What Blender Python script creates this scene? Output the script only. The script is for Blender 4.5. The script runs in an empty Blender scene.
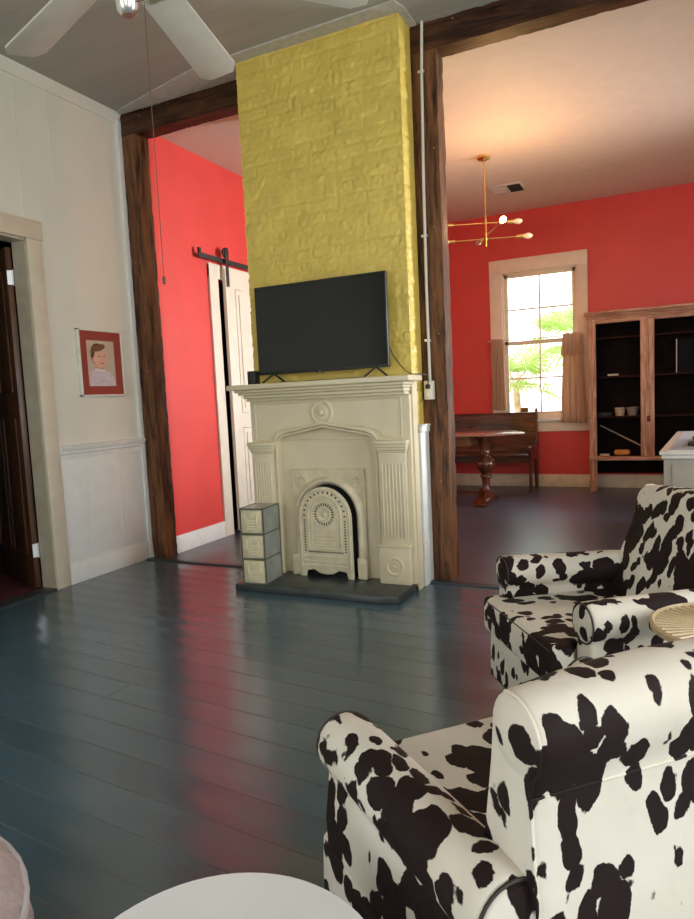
import bpy, bmesh, math, random
from mathutils import Vector, Matrix, noise
random.seed(7)
S = bpy.context.scene
C = S.collection
PI = math.pi

# ------------------------------------------------------------------ camera
F_PX = 660.03
YAW, PITCH, ROLL = .450, .093, -.048
cam_d = bpy.data.cameras.new('camera')
cam = bpy.data.objects.new('camera', cam_d)
C.objects.link(cam)
cy, sy, cp, sp = math.cos(YAW), math.sin(YAW), math.cos(PITCH), math.sin(PITCH)
fwd = Vector((-sy*cp, cy*cp, -sp)); rt = Vector((cy, sy, 0)); up = rt.cross(fwd)
c_, s_ = math.cos(ROLL), math.sin(ROLL)
r2 = c_*rt + s_*up; u2 = -s_*rt + c_*up
cam.matrix_world = Matrix(((r2.x, u2.x, -fwd.x, 0), (r2.y, u2.y, -fwd.y, 0), (r2.z, u2.z, -fwd.z, 1.3), (0, 0, 0, 1)))
cam_d.sensor_fit = 'VERTICAL'; cam_d.sensor_height = 36; cam_d.lens = F_PX*36/919
cam_d.clip_start = .02
S.camera = cam

# ------------------------------------------------------------------ world, light, exposure
w = bpy.data.worlds.new('daylight'); S.world = w; w.use_nodes = True
nt = w.node_tree; bg = nt.nodes['Background']
tc = nt.nodes.new('ShaderNodeTexCoord'); sx = nt.nodes.new('ShaderNodeSeparateXYZ'); cr = nt.nodes.new('ShaderNodeValToRGB')
nt.links.new(tc.outputs['Generated'], sx.inputs[0]); nt.links.new(sx.outputs['Z'], cr.inputs[0]); nt.links.new(cr.outputs[0], bg.inputs[0])
cr.color_ramp.elements[0].position = 0.0; cr.color_ramp.elements[0].color = (.95, .97, .92, 1)
cr.color_ramp.elements[1].position = .6; cr.color_ramp.elements[1].color = (.72, .86, 1, 1)
bg.inputs[1].default_value = 4.4
S.view_settings.view_transform = 'Standard'; S.view_settings.look = 'None'
S.view_settings.gamma = 1; S.view_settings.use_curve_mapping = False
S.view_settings.exposure = 0.0

def area(name, loc, rot, sx_, sy_, power, col):
    d = bpy.data.lights.new(name, 'AREA'); d.shape = 'RECTANGLE'; d.size = sx_; d.size_y = sy_
    d.energy = power; d.color = col
    o = bpy.data.objects.new(name, d); C.objects.link(o); o.location = loc; o.rotation_euler = rot
    return o
DAY = (.93, .97, 1.0)
# daylight through the windows of the front room (right wall, and wall behind the photographer)
area('daylight_right_a', (2.52, 2.6, 1.75), (0, PI/2, 0), 1.9, 1.0, 62, DAY)
area('daylight_right_b', (2.52, -.4, 1.75), (0, PI/2, 0), 1.9, 1.0, 50, DAY)
area('daylight_front_a', (-2.4, -2.12, 1.75), (PI/2, 0, 0), 1.0, 1.9, 30, DAY)
area('daylight_front_b', (.6, -2.12, 1.75), (PI/2, 0, 0), 1.0, 1.9, 22, DAY)
# daylight through the windows on the right side of the back room
dbk = area('daylight_back_a', (2.50, 6.9, 1.9), (0, PI/2, math.radians(17)), 1.9, 1.0, 84, DAY); dbk.data.spread = math.radians(72)

# ------------------------------------------------------------------ materials
MATS = {}
def lin(c):
    return tuple(((x/255)/12.92 if x/255 <= .04045 else ((x/255+.055)/1.055)**2.4) for x in c)
def mat(name, col, rough=.6, metal=0, noise_amt=.12, noise_scale=8, bump=0, bump_scale=40, spec=.5, emis=None, coat=0, stretch=None):
    if name in MATS: return MATS[name]
    m = bpy.data.materials.new(name); m.use_nodes = True; n = m.node_tree.nodes; l = m.node_tree.links
    b = n['Principled BSDF']
    b.inputs['Roughness'].default_value = rough; b.inputs['Metallic'].default_value = metal
    b.inputs['Specular IOR Level'].default_value = spec
    b.inputs['Coat Weight'].default_value = coat; b.inputs['Coat Roughness'].default_value = .12
    tcn = n.new('ShaderNodeTexCoord'); mp = n.new('ShaderNodeMapping'); l.new(tcn.outputs['Object'], mp.inputs[0])
    if stretch: mp.inputs['Scale'].default_value = stretch
    if noise_amt:
        nz = n.new('ShaderNodeTexNoise'); nz.inputs['Scale'].default_value = noise_scale; nz.inputs['Detail'].default_value = 5
        l.new(mp.outputs[0], nz.inputs[0])
        mr = n.new('ShaderNodeMapRange'); mr.inputs[1].default_value = .3; mr.inputs[2].default_value = .7
        mr.inputs[3].default_value = 1-noise_amt; mr.inputs[4].default_value = 1+noise_amt
        l.new(nz.outputs['Fac'], mr.inputs[0])
        vm = n.new('ShaderNodeVectorMath'); vm.operation = 'SCALE'; vm.inputs[0].default_value = col
        l.new(mr.outputs[0], vm.inputs['Scale']); l.new(vm.outputs[0], b.inputs['Base Color'])
    else: b.inputs['Base Color'].default_value = (*col, 1)
    if bump:
        nb = n.new('ShaderNodeTexNoise'); nb.inputs['Scale'].default_value = bump_scale; nb.inputs['Detail'].default_value = 4
        l.new(mp.outputs[0], nb.inputs[0]); bp = n.new('ShaderNodeBump'); bp.inputs['Strength'].default_value = bump
        bp.inputs['Distance'].default_value = .01; l.new(nb.outputs['Fac'], bp.inputs['Height']); l.new(bp.outputs[0], b.inputs['Normal'])
    if emis: b.inputs['Emission Color'].default_value = (*emis[0], 1); b.inputs['Emission Strength'].default_value = emis[1]
    MATS[name] = m; return m

def board_mat(name, col, width, rot, rough, var=.15, seam_bump=.35, seam_dark=.5, length=2.6, axis='y', scuff=0, spec=.5):
    """painted boards: seams across `axis`, tone and gloss changing board by board"""
    m = bpy.data.materials.new(name); m.use_nodes = True; n = m.node_tree.nodes; l = m.node_tree.links
    b = n['Principled BSDF']; b.inputs['Specular IOR Level'].default_value = spec; b.inputs['IOR'].default_value = 1.7 if spec > .6 else 1.5
    tcn = n.new('ShaderNodeTexCoord'); mp = n.new('ShaderNodeMapping'); l.new(tcn.outputs['Object'], mp.inputs[0])
    mp.inputs['Rotation'].default_value = (0, 0, rot)
    br = n.new('ShaderNodeTexBrick'); l.new(mp.outputs[0], br.inputs[0])
    br.inputs['Scale'].default_value = 1; br.inputs['Mortar Size'].default_value = .0026 if width > .14 else .003
    br.inputs['Mortar Smooth'].default_value = .6; br.inputs['Brick Width'].default_value = length; br.inputs['Row Height'].default_value = width
    br.offset = .37; br.offset_frequency = 3
    br.inputs['Color1'].default_value = (0, 0, 0, 1); br.inputs['Color2'].default_value = (1, 1, 1, 1); br.inputs['Mortar'].default_value = (.5, .5, .5, 1)
    nz = n.new('ShaderNodeTexNoise'); nz.inputs['Scale'].default_value = 3; nz.inputs['Detail'].default_value = 6
    mp2 = n.new('ShaderNodeMapping'); mp2.inputs['Scale'].default_value = (.4, 3, 1); l.new(mp.outputs[0], mp2.inputs[0]); l.new(mp2.outputs[0], nz.inputs[0])
    a = n.new('ShaderNodeMath'); a.operation = 'MULTIPLY_ADD'; l.new(br.outputs['Color'], a.inputs[0]); a.inputs[1].default_value = var; a.inputs[2].default_value = 1-var*.5
    a2 = n.new('ShaderNodeMath'); a2.operation = 'MULTIPLY_ADD'; l.new(nz.outputs['Fac'], a2.inputs[0]); a2.inputs[1].default_value = .3; l.new(a.outputs[0], a2.inputs[2])
    a3 = n.new('ShaderNodeMath'); a3.operation = 'MULTIPLY_ADD'; l.new(br.outputs['Fac'], a3.inputs[0]); a3.inputs[1].default_value = -seam_dark; l.new(a2.outputs[0], a3.inputs[2])
    vm = n.new('ShaderNodeVectorMath'); vm.operation = 'SCALE'; vm.inputs[0].default_value = [c/1.15 for c in col]; l.new(a3.outputs[0], vm.inputs['Scale']); l.new(vm.outputs[0], b.inputs['Base Color'])
    rr = n.new('ShaderNodeMath'); rr.operation = 'MULTIPLY_ADD'; l.new(nz.outputs['Fac'], rr.inputs[0]); rr.inputs[1].default_value = .12; rr.inputs[2].default_value = rough-.06; l.new(rr.outputs[0], b.inputs['Roughness'])
    # cupping of the boards + seams + brush marks
    nb = n.new('ShaderNodeTexNoise'); nb.inputs['Scale'].default_value = 26; nb.inputs['Detail'].default_value = 4
    mp3 = n.new('ShaderNodeMapping'); mp3.inputs['Scale'].default_value = (.15, 1, 1); l.new(mp.outputs[0], mp3.inputs[0]); l.new(mp3.outputs[0], nb.inputs[0])
    h1 = n.new('ShaderNodeMath'); h1.operation = 'MULTIPLY_ADD'; l.new(br.outputs['Fac'], h1.inputs[0]); h1.inputs[1].default_value = -.45
    h2 = n.new('ShaderNodeMath'); h2.operation = 'MULTIPLY'; l.new(nb.outputs['Fac'], h2.inputs[0]); h2.inputs[1].default_value = .16; l.new(h2.outputs[0], h1.inputs[2])
    h3 = n.new('ShaderNodeMath'); h3.operation = 'MULTIPLY_ADD'; l.new(br.outputs['Color'], h3.inputs[0]); h3.inputs[1].default_value = .25; l.new(h1.outputs[0], h3.inputs[2])
    bp = n.new('ShaderNodeBump'); bp.inputs['Strength'].default_value = seam_bump; bp.inputs['Distance'].default_value = .006
    sy_ = n.new('ShaderNodeSeparateXYZ'); l.new(mp.outputs[0], sy_.inputs[0])
    ph_ = n.new('ShaderNodeMath'); ph_.operation = 'MULTIPLY_ADD'; ph_.inputs[1].default_value = 2*PI/width; l.new(sy_.outputs['Y'], ph_.inputs[0]); l.new(nz.outputs['Fac'], ph_.inputs[2])
    sn_ = n.new('ShaderNodeMath'); sn_.operation = 'SINE'; l.new(ph_.outputs[0], sn_.inputs[0])
    h4 = n.new('ShaderNodeMath'); h4.operation = 'MULTIPLY_ADD'; h4.inputs[1].default_value = .22 if spec > .6 else 0; l.new(sn_.outputs[0], h4.inputs[0]); l.new(h3.outputs[0], h4.inputs[2])
    l.new(h4.outputs[0], bp.inputs['Height']); l.new(bp.outputs[0], b.inputs['Normal'])
    return m

def cow_mat():
    m = bpy.data.materials.new('cowhide_print'); m.use_nodes = True; n = m.node_tree.nodes; l = m.node_tree.links
    b = n['Principled BSDF']; b.inputs['Roughness'].default_value = .7; b.inputs['Specular IOR Level'].default_value = .2
    tcn = n.new('ShaderNodeTexCoord'); mp = n.new('ShaderNodeMapping'); oi = n.new('ShaderNodeObjectInfo'); va = n.new('ShaderNodeVectorMath'); va.operation = 'ADD'; l.new(tcn.outputs['Object'], va.inputs[0]); l.new(oi.outputs['Location'], va.inputs[1])
    l.new(va.outputs[0], mp.inputs[0]); mp.inputs['Scale'].default_value = (1.15, .85, .78)
    wn = n.new('ShaderNodeTexNoise'); wn.inputs['Scale'].default_value = 55; wn.inputs['Detail'].default_value = 3; l.new(mp.outputs[0], wn.inputs[0])
    wv = n.new('ShaderNodeVectorMath'); wv.operation = 'MULTIPLY_ADD'; wv.inputs[1].default_value = (.016,)*3; l.new(wn.outputs['Color'], wv.inputs[0]); l.new(mp.outputs[0], wv.inputs[2])
    wm = n.new('ShaderNodeTexNoise'); wm.inputs['Scale'].default_value = 11; wm.inputs['Detail'].default_value = 1; l.new(mp.outputs[0], wm.inputs[0])
    w2 = n.new('ShaderNodeVectorMath'); w2.operation = 'MULTIPLY_ADD'; w2.inputs[1].default_value = (.06,)*3; l.new(wm.outputs['Color'], w2.inputs[0]); l.new(wv.outputs[0], w2.inputs[2])
    vo = n.new('ShaderNodeTexVoronoi'); vo.inputs['Scale'].default_value = 19.5; l.new(w2.outputs[0], vo.inputs['Vector'])
    n2 = n.new('ShaderNodeTexNoise'); n2.inputs['Scale'].default_value = 7; n2.inputs['Detail'].default_value = 1; l.new(mp.outputs[0], n2.inputs[0])
    rr = n.new('ShaderNodeMapRange'); rr.inputs[1].default_value = .34; rr.inputs[2].default_value = .66; rr.inputs[3].default_value = .22; rr.inputs[4].default_value = .78; rr.clamp = False; l.new(n2.outputs['Fac'], rr.inputs[0])
    a = n.new('ShaderNodeMath'); a.operation = 'SUBTRACT'; l.new(rr.outputs[0], a.inputs[0]); l.new(vo.outputs['Distance'], a.inputs[1])
    r = n.new('ShaderNodeMapRange'); r.inputs[1].default_value = -.015; r.inputs[2].default_value = .015; l.new(a.outputs[0], r.inputs[0])
    n3 = n.new('ShaderNodeTexNoise'); n3.inputs['Scale'].default_value = 5; l.new(mp.outputs[0], n3.inputs[0])
    crm = n.new('ShaderNodeMix'); crm.data_type = 'RGBA'; l.new(n3.outputs['Fac'], crm.inputs[0]); crm.inputs[6].default_value = (.62, .54, .42, 1); crm.inputs[7].default_value = (.80, .75, .67, 1)
    mx = n.new('ShaderNodeMix'); mx.data_type = 'RGBA'; l.new(r.outputs[0], mx.inputs[0]); l.new(crm.outputs[2], mx.inputs[6]); mx.inputs[7].default_value = (.017, .008, .007, 1)
    l.new(mx.outputs[2], b.inputs['Base Color'])
    nb = n.new('ShaderNodeTexNoise'); nb.inputs['Scale'].default_value = 7; nb.inputs['Detail'].default_value = 3; l.new(tcn.outputs['Object'], nb.inputs[0])
    bp = n.new('ShaderNodeBump'); bp.inputs['Strength'].default_value = .35; bp.inputs['Distance'].default_value = .03; l.new(nb.outputs['Fac'], bp.inputs['Height']); l.new(bp.outputs[0], b.inputs['Normal'])
    return m

def wood_mat(name, c1, c2, rough=.5, scale=(14, 14, 1.2), bump=.3, coat=0):
    m = bpy.data.materials.new(name); m.use_nodes = True; n = m.node_tree.nodes; l = m.node_tree.links
    b = n['Principled BSDF']; b.inputs['Roughness'].default_value = rough; b.inputs['Coat Weight'].default_value = coat; b.inputs['Specular IOR Level'].default_value = .25 if rough >= .5 else .5
    tcn = n.new('ShaderNodeTexCoord'); mp = n.new('ShaderNodeMapping'); mp.inputs['Scale'].default_value = scale; l.new(tcn.outputs['Object'], mp.inputs[0])
    nz = n.new('ShaderNodeTexNoise'); nz.inputs['Scale'].default_value = 2.2; nz.inputs['Detail'].default_value = 7; nz.inputs['Roughness'].default_value = .65; nz.inputs['Distortion'].default_value = .6; l.new(mp.outputs[0], nz.inputs[0])
    cr = n.new('ShaderNodeValToRGB'); cr.color_ramp.elements[0].position = .35; cr.color_ramp.elements[1].position = .68
    cr.color_ramp.elements[0].color = (*c1, 1); cr.color_ramp.elements[1].color = (*c2, 1); l.new(nz.outputs['Fac'], cr.inputs[0]); l.new(cr.outputs[0], b.inputs['Base Color'])
    bp = n.new('ShaderNodeBump'); bp.inputs['Strength'].default_value = bump; bp.inputs['Distance'].default_value = .006; l.new(nz.outputs['Fac'], bp.inputs['Height']); l.new(bp.outputs[0], b.inputs['Normal'])
    return m

def glass_mat():
    m = bpy.data.materials.new('window_glass'); m.use_nodes = True; n = m.node_tree.nodes; l = m.node_tree.links
    n.remove(n['Principled BSDF']); t = n.new('ShaderNodeBsdfTransparent'); g = n.new('ShaderNodeBsdfGlossy'); g.inputs['Roughness'].default_value = .03
    lw = n.new('ShaderNodeLayerWeight'); pw = n.new('ShaderNodeMath'); pw.operation = 'POWER'; pw.inputs[1].default_value = 5; l.new(lw.outputs['Facing'], pw.inputs[0])
    f = n.new('ShaderNodeMath'); f.operation = 'MULTIPLY_ADD'; f.inputs[1].default_value = .5; f.inputs[2].default_value = .03; l.new(pw.outputs[0], f.inputs[0]); mx = n.new('ShaderNodeMixShader')
    l.new(f.outputs[0], mx.inputs[0]); l.new(t.outputs[0], mx.inputs[1]); l.new(g.outputs[0], mx.inputs[2]); l.new(mx.outputs[0], n['Material Output'].inputs[0])
    return m

def leaf_mat(name, col, rough=.45, tr=.5):
    m = bpy.data.materials.new(name); m.use_nodes = True; n = m.node_tree.nodes; l = m.node_tree.links
    b = n['Principled BSDF']; b.inputs['Base Color'].default_value = (*col, 1); b.inputs['Roughness'].default_value = rough
    t = n.new('ShaderNodeBsdfTranslucent'); t.inputs[0].default_value = (*col, 1); mx = n.new('ShaderNodeMixShader'); mx.inputs[0].default_value = tr
    l.new(b.outputs[0], mx.inputs[1]); l.new(t.outputs[0], mx.inputs[2]); l.new(mx.outputs[0], n['Material Output'].inputs[0])
    return m

M_floor = board_mat('slate_blue_floor_paint', (.066, .115, .142), .155, math.radians(4.5), .20, length=4.3, seam_bump=.35, spec=.75, seam_dark=.5)
M_floor2 = board_mat('dark_blue_floor_paint', (.060, .068, .098), .09, math.radians(1), .31, length=2.2, seam_bump=.12, spec=.75)
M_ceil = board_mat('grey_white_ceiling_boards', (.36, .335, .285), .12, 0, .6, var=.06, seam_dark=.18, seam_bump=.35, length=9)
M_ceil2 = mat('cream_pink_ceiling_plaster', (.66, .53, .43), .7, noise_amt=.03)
M_wallL = mat('pale_cream_wall_paint', (.72, .70, .60), .55, noise_amt=.04, noise_scale=2, bump=.12, bump_scale=5)
M_white = mat('white_trim_paint', (.74, .74, .70), .42, noise_amt=.04, bump=.08, bump_scale=12)
M_creamtrim = mat('cream_trim_paint', (.66, .58, .45), .42, noise_amt=.05, bump=.1)
M_red = mat('coral_red_wall_paint', (.66, .056, .046), .42, noise_amt=.05, noise_scale=3, bump=.05, bump_scale=20)
M_timber = wood_mat('dark_rough_timber', (.016, .006, .003), (.24, .10, .04), .55, (9, 9, 1.0), .8)
M_timberx = wood_mat('dark_rough_beam_timber', (.012, .005, .003), (.11, .042, .017), .5, (1.0, 9, 9), .8)
M_yellow = mat('mustard_yellow_brick_paint', (.68, .505, .105), .40, noise_amt=.10, noise_scale=5, bump=.5, bump_scale=38)
M_mantel = mat('cream_mantel_paint', (.67, .585, .40), .38, noise_amt=.05, noise_scale=4, bump=.1, bump_scale=30)
M_iron = mat('cream_painted_iron', (.65, .57, .39), .45, noise_amt=.10, noise_scale=14, bump=.5, bump_scale=90)
M_black = mat('matte_black', (.012, .012, .012), .5, noise_amt=0)
M_dark = mat('opening_shade_black', (.006, .006, .006), .9, noise_amt=0)  # near-black colour standing in for the shade inside openings
M_slate = mat('dark_slate_hearth', (.045, .052, .050), .32, noise_amt=.3, noise_scale=9, bump=.3, bump_scale=12)
M_tv = mat('black_screen', (.008, .009, .008), .12, noise_amt=0, spec=.35)
M_cow = cow_mat()
M_pipe = mat('dark_piping', (.03, .018, .015), .6, noise_amt=0)
M_legwood = wood_mat('dark_leg_wood', (.05, .015, .006), (.16, .05, .02), .35)
M_brass = mat('aged_brass', (.70, .46, .17), .28, 1, noise_amt=.1)
M_bulb = mat('clear_bulb_glass', (.62, .52, .38), .1, noise_amt=0)
M_bulbon = mat('lit_bulb_glass', (1, .8, .5), .2, noise_amt=0, emis=((1, .62, .22), 30))
M_steel = mat('bright_hinge_metal', (.75, .77, .78), .3, .7, noise_amt=.05)
M_doorwood = wood_mat('brown_door_wood', (.035, .014, .006), (.13, .055, .022), .38, (10, 10, .8), .25)
M_pine = wood_mat('worn_pink_brown_pine', (.30, .12, .065), (.72, .46, .32), .5, (16, 16, 1.5), .5)
M_pinex = wood_mat('worn_pink_brown_pine_rail', (.30, .12, .065), (.72, .46, .32), .5, (1.5, 16, 16), .5)
M_cabin = mat('dark_cabinet_inside', (.010, .005, .004), .8, noise_amt=.3, spec=.1)
M_mahog = wood_mat('dark_red_mahogany', (.035, .008, .004), (.16, .045, .02), .26, (1.2, 10, 10), .2, coat=.3)
M_mahogz = wood_mat('dark_red_mahogany_upright', (.035, .008, .004), (.15, .04, .018), .26, (10, 10, 1.2), .2, coat=.3)
M_top = wood_mat('worn_table_top', (.20, .09, .055), (.40, .22, .15), .22, (1.2, 10, 10), .15, coat=.3)
M_linen = None
M_glass = glass_mat()
M_linen = leaf_mat('taupe_linen', (.74, .54, .38), .75, .4)
M_palm = leaf_mat('palm_green', (.50, .66, .20)); M_palm2 = leaf_mat('palm_dry_tan', (.8, .62, .4))
M_trunk = mat('palm_trunk_bark', (.60, .50, .36), .9, noise_amt=.3)
M_lawn = mat('lawn_green', (.30, .36, .12), .9, noise_amt=.3)
M_conduit = mat('pale_grey_conduit', (.62, .60, .55), .4, noise_amt=.05)
M_ivory = mat('ivory_plastic', (.78, .74, .62), .4, noise_amt=0)
M_barn = mat('cream_barn_door_paint', (.72, .66, .55), .45, noise_amt=.05)
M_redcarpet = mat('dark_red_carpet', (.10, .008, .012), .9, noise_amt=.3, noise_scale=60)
M_sideroom = mat('unlit_room_dark', (.02, .014, .012), .8, noise_amt=.1)  # near-black puts the darkness of unlit rooms into the wall colour
M_fan = mat('pale_fan_blade', (.60, .565, .47), .5, noise_amt=.05)
M_nickel = mat('brushed_nickel', (.55, .54, .5), .3, 1, noise_amt=.05)
M_lampwhite = mat('gloss_white_tabletop', (.80, .80, .78), .25, noise_amt=.02)
M_cane = mat('tan_cane', (.50, .37, .21), .5, noise_amt=.2, noise_scale=30, bump=.2)
M_quilt = mat('pinkish_beige_quilted_cloth', (.56, .46, .45), .8, noise_amt=.15, noise_scale=40, bump=.3, bump_scale=120)
M_greypaint = mat('warm_grey_cabinet_paint', (.34, .30, .25), .5, noise_amt=.05)
M_marble = mat('pale_marble', (.70, .72, .76), .15, noise_amt=.08, noise_scale=6)

# ------------------------------------------------------------------ helpers
OFF = {}
class MB:
    def __init__(s): s.v = []; s.f = []
    def add(s, vs, fs):
        n = len(s.v); s.v += [tuple(v) for v in vs]; s.f += [tuple(i+n for i in f) for f in fs]; return s
    def box(s, x0, x1, y0, y1, z0, z1):
        return s.add([(x, y, z) for z in (z0, z1) for y in (y0, y1) for x in (x0, x1)],
                     [(0, 2, 3, 1), (4, 5, 7, 6), (0, 1, 5, 4), (2, 6, 7, 3), (0, 4, 6, 2), (1, 3, 7, 5)])
    def tube(s, pts, r, n=10, closed=False, cap=True):
        pts = [Vector(p) for p in pts]; rs = r if isinstance(r, (list, tuple)) else [r]*len(pts)
        m = len(pts); rings = []; prev = None
        for i, p in enumerate(pts):
            a = pts[(i-1) % m] if (closed or i > 0) else p; b = pts[(i+1) % m] if (closed or i < m-1) else p
            d = (b-a).normalized()
            if prev is None:
                t = Vector((0, 0, 1)) if abs(d.z) < .9 else Vector((1, 0, 0)); nrm = d.cross(t).normalized()
            else: nrm = (prev - d*prev.dot(d)).normalized()
            prev = nrm; bn = d.cross(nrm)
            rings.append([p + nrm*(rs[i]*math.cos(2*PI*k/n)) + bn*(rs[i]*math.sin(2*PI*k/n)) for k in range(n)])
        vs = [v for r_ in rings for v in r_]; fs = []
        for i in range(m if closed else m-1):
            j = (i+1) % m
            for k in range(n): fs.append((i*n+k, i*n+(k+1) % n, j*n+(k+1) % n, j*n+k))
        if cap and not closed: fs += [tuple(reversed(range(n))), tuple((m-1)*n+k for k in range(n))]
        return s.add(vs, fs)
    def lathe(s, prof, c=(0, 0, 0), axis='z', n=24, sign=1):
        """prof: (radius, height) pairs"""
        vs = []; fs = []
        for r, h in prof:
            for k in range(n):
                a = 2*PI*k/n; p = (r*math.cos(a), r*math.sin(a), h*sign)
                if axis == 'y': p = (p[0], p[2], p[1])
                elif axis == 'x': p = (p[2], p[0], p[1])
                vs.append((p[0]+c[0], p[1]+c[1], p[2]+c[2]))
        for i in range(len(prof)-1):
            for k in range(n): fs.append((i*n+k, i*n+(k+1) % n, (i+1)*n+(k+1) % n, (i+1)*n+k))
        fs += [tuple(reversed(range(n))), tuple((len(prof)-1)*n+k for k in range(n))]
        return s.add(vs, fs)
    def prism(s, poly, h0, h1, axis='z'):
        """poly in the plane normal to axis: z->(x,y); y->(x,z); x->(y,z)"""
        def P(a, b, h): return {'z': (a, b, h), 'y': (a, h, b), 'x': (h, a, b)}[axis]
        n = len(poly); vs = [P(a, b, h0) for a, b in poly] + [P(a, b, h1) for a, b in poly]
        fs = [tuple(range(n)), tuple(range(2*n-1, n-1, -1))] + [(i, i+n, (i+1) % n+n, (i+1) % n) for i in range(n)]
        return s.add(vs, fs)
    def band(s, outer, inner, h0, h1, axis='y'):
        """open ribbon between two polylines of the same length, extruded"""
        n = len(outer)
        for i in range(n-1):
            s.prism([outer[i], outer[i+1], inner[i+1], inner[i]], h0, h1, axis)
        return s
    def rbox(s, c, size, r, n=8, puff=0):
        """soft cushion box"""
        vs = {}; out = []; fs = []
        def vid(p):
            k = tuple(round(q, 6) for q in p)
            if k not in vs: vs[k] = len(out); out.append(p)
            return vs[k]
        for ax in range(3):
            for sg in (-1, 1):
                for i in range(n):
                    for j in range(n):
                        q = []
                        for a, b in ((i, j), (i+1, j), (i+1, j+1), (i, j+1)):
                            p = [0, 0, 0]; p[ax] = sg; p[(ax+1) % 3] = -1+2*a/n; p[(ax+2) % 3] = -1+2*b/n; q.append(vid(tuple(p)))
                        fs.append(tuple(q) if sg > 0 else tuple(reversed(q)))
        res = []
        for p in out:
            h = [size[k]/2 for k in range(3)]; q = [p[k]*h[k] for k in range(3)]
            # denser sampling near the edges
            q = [math.copysign(h[k]*(1-(1-abs(p[k]))**1.6), p[k]) if abs(p[k]) < 1 else q[k] for k in range(3)]
            inn = [max(-(h[k]-r), min(h[k]-r, q[k])) for k in range(3)]
            d = Vector([q[k]-inn[k] for k in range(3)])
            v = Vector(inn) + (d.normalized()*r if d.length > 1e-9 else d)
            if puff: v.z += math.copysign(puff*(1-p[0]**2)*(1-p[1]**2), p[2]) if abs(p[2]) > .3 else 0
            res.append((v.x+c[0], v.y+c[1], v.z+c[2]))
        return s.add(res, fs)
    def xf(s, fn): s.v = [tuple(fn(*v)) for v in s.v]; return s
    def build(s, name, material, parent=None, bevel=0, seg=2, sharp=40, smooth=True):
        me = bpy.data.meshes.new(name)
        if parent is not None: o3 = OFF[parent.name]
        else:
            xs = [v[0] for v in s.v]; ys = [v[1] for v in s.v]; zs = [v[2] for v in s.v]
            o3 = ((min(xs)+max(xs))/2, (min(ys)+max(ys))/2, min(zs))
        me.from_pydata([(v[0]-o3[0], v[1]-o3[1], v[2]-o3[2]) for v in s.v], [], s.f)
        bm = bmesh.new(); bm.from_mesh(me)
        bmesh.ops.recalc_face_normals(bm, faces=bm.faces)
        if bevel:
            es = [e for e in bm.edges if len(e.link_faces) == 2 and e.calc_face_angle(0) > .5]
            bmesh.ops.bevel(bm, geom=es, offset=bevel, segments=seg, affect='EDGES', profile=.5, clamp_overlap=True)
        for f in bm.faces: f.smooth = smooth
        for e in bm.edges:
            if len(e.link_faces) == 2 and e.calc_face_angle(0) > math.radians(sharp): e.smooth = False
        bm.to_mesh(me); bm.free()
        me.materials.append(material)
        o = bpy.data.objects.new(name, me); C.objects.link(o)
        if parent is not None: o.parent = parent; OFF[o.name] = o3
        else: o.location = o3; OFF[o.name] = o3
        return o

def thing(name, label, cat, loc, rz=0, local=False, group=None):
    o = bpy.data.objects.new(name, None); C.objects.link(o); o.location = loc; o.rotation_euler = (0, 0, rz)
    o.empty_display_size = .1
    OFF[o.name] = (0, 0, 0) if local else tuple(loc)
    o['label'] = label; o['category'] = cat
    if group: o['group'] = group
    return o
def tag(o, label, cat, group=None, kind=None):
    o['label'] = label; o['category'] = cat
    if group: o['group'] = group
    if kind: o['kind'] = kind
    return o
def st(name, mb, m, label=None, **k):
    o = mb.build(name, m, **k); o['kind'] = 'structure'
    if label: o['label'] = label
    return o
def B(*a): return MB().box(*a)

def walled(axis, p0, p1, a0, a1, z0, z1, holes):
    """wall slab normal to axis between p0,p1 with rectangular holes (a0,a1,z0,z1)"""
    mb = MB()
    as_ = sorted({a0, a1, *[h[0] for h in holes], *[h[1] for h in holes]}); zs = sorted({z0, z1, *[h[2] for h in holes], *[h[3] for h in holes]})
    for i in range(len(as_)-1):
        for j in range(len(zs)-1):
            ca, cz = (as_[i]+as_[i+1])/2, (zs[j]+zs[j+1])/2
            if any(h[0] < ca < h[1] and h[2] < cz < h[3] for h in holes): continue
            if axis == 'x': mb.box(p0, p1, as_[i], as_[i+1], zs[j], zs[j+1])
            else: mb.box(as_[i], as_[i+1], p0, p1, zs[j], zs[j+1])
    return mb

XL, YW, ZC = -4.03, 4.33, 3.69
XR, YF, YB, ZC2 = 2.6, -2.2, 9.0, 3.61
XL2 = -3.90
# ------------------------------------------------------------------ structure: front room
st('floor', B(XL-.12, XR, YF, 4.30, -.08, 0), M_floor, 'slate blue painted board floor of the front room')
st('floor', B(XL2-.1, XR, 4.30, YB, -.08, 0), M_floor2, 'dark blue board floor of the red back room')
tb = B(-4.0, XR, 4.245, 4.305, 0.0, .012)
st('trim_1', tb, mat('dark_threshold', (.035, .045, .048), .35), 'dark threshold strip between the two floors', bevel=.003)
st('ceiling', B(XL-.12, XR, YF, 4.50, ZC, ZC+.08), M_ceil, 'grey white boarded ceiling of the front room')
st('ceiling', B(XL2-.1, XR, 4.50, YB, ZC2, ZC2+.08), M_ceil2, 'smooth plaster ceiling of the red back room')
# lighter plaster patch along the beam and chimney top
pt = MB().prism([(XL+.02, 4.31), (-3.937, 4.246), (-3.045, 4.036), (-2.566, 4.015), (-1.47, 4.0), (-1.44, 4.10), (-1.44, 4.32)], ZC-.012, ZC, 'z')
st('trim_2', pt, mat('pale_patched_plaster', (.47, .44, .38), .5, noise_amt=.12, noise_scale=20, bump=.6, bump_scale=30), 'pale patched strip of ceiling over the chimney')
DOOR = (2.45, 3.33, 0, 2.52)
st('wall_left', walled('x', XL-.12, XL, YF, 4.50, 0, ZC, [DOOR]), M_wallL, 'pale cream wall with a picture and a doorway')
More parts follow.
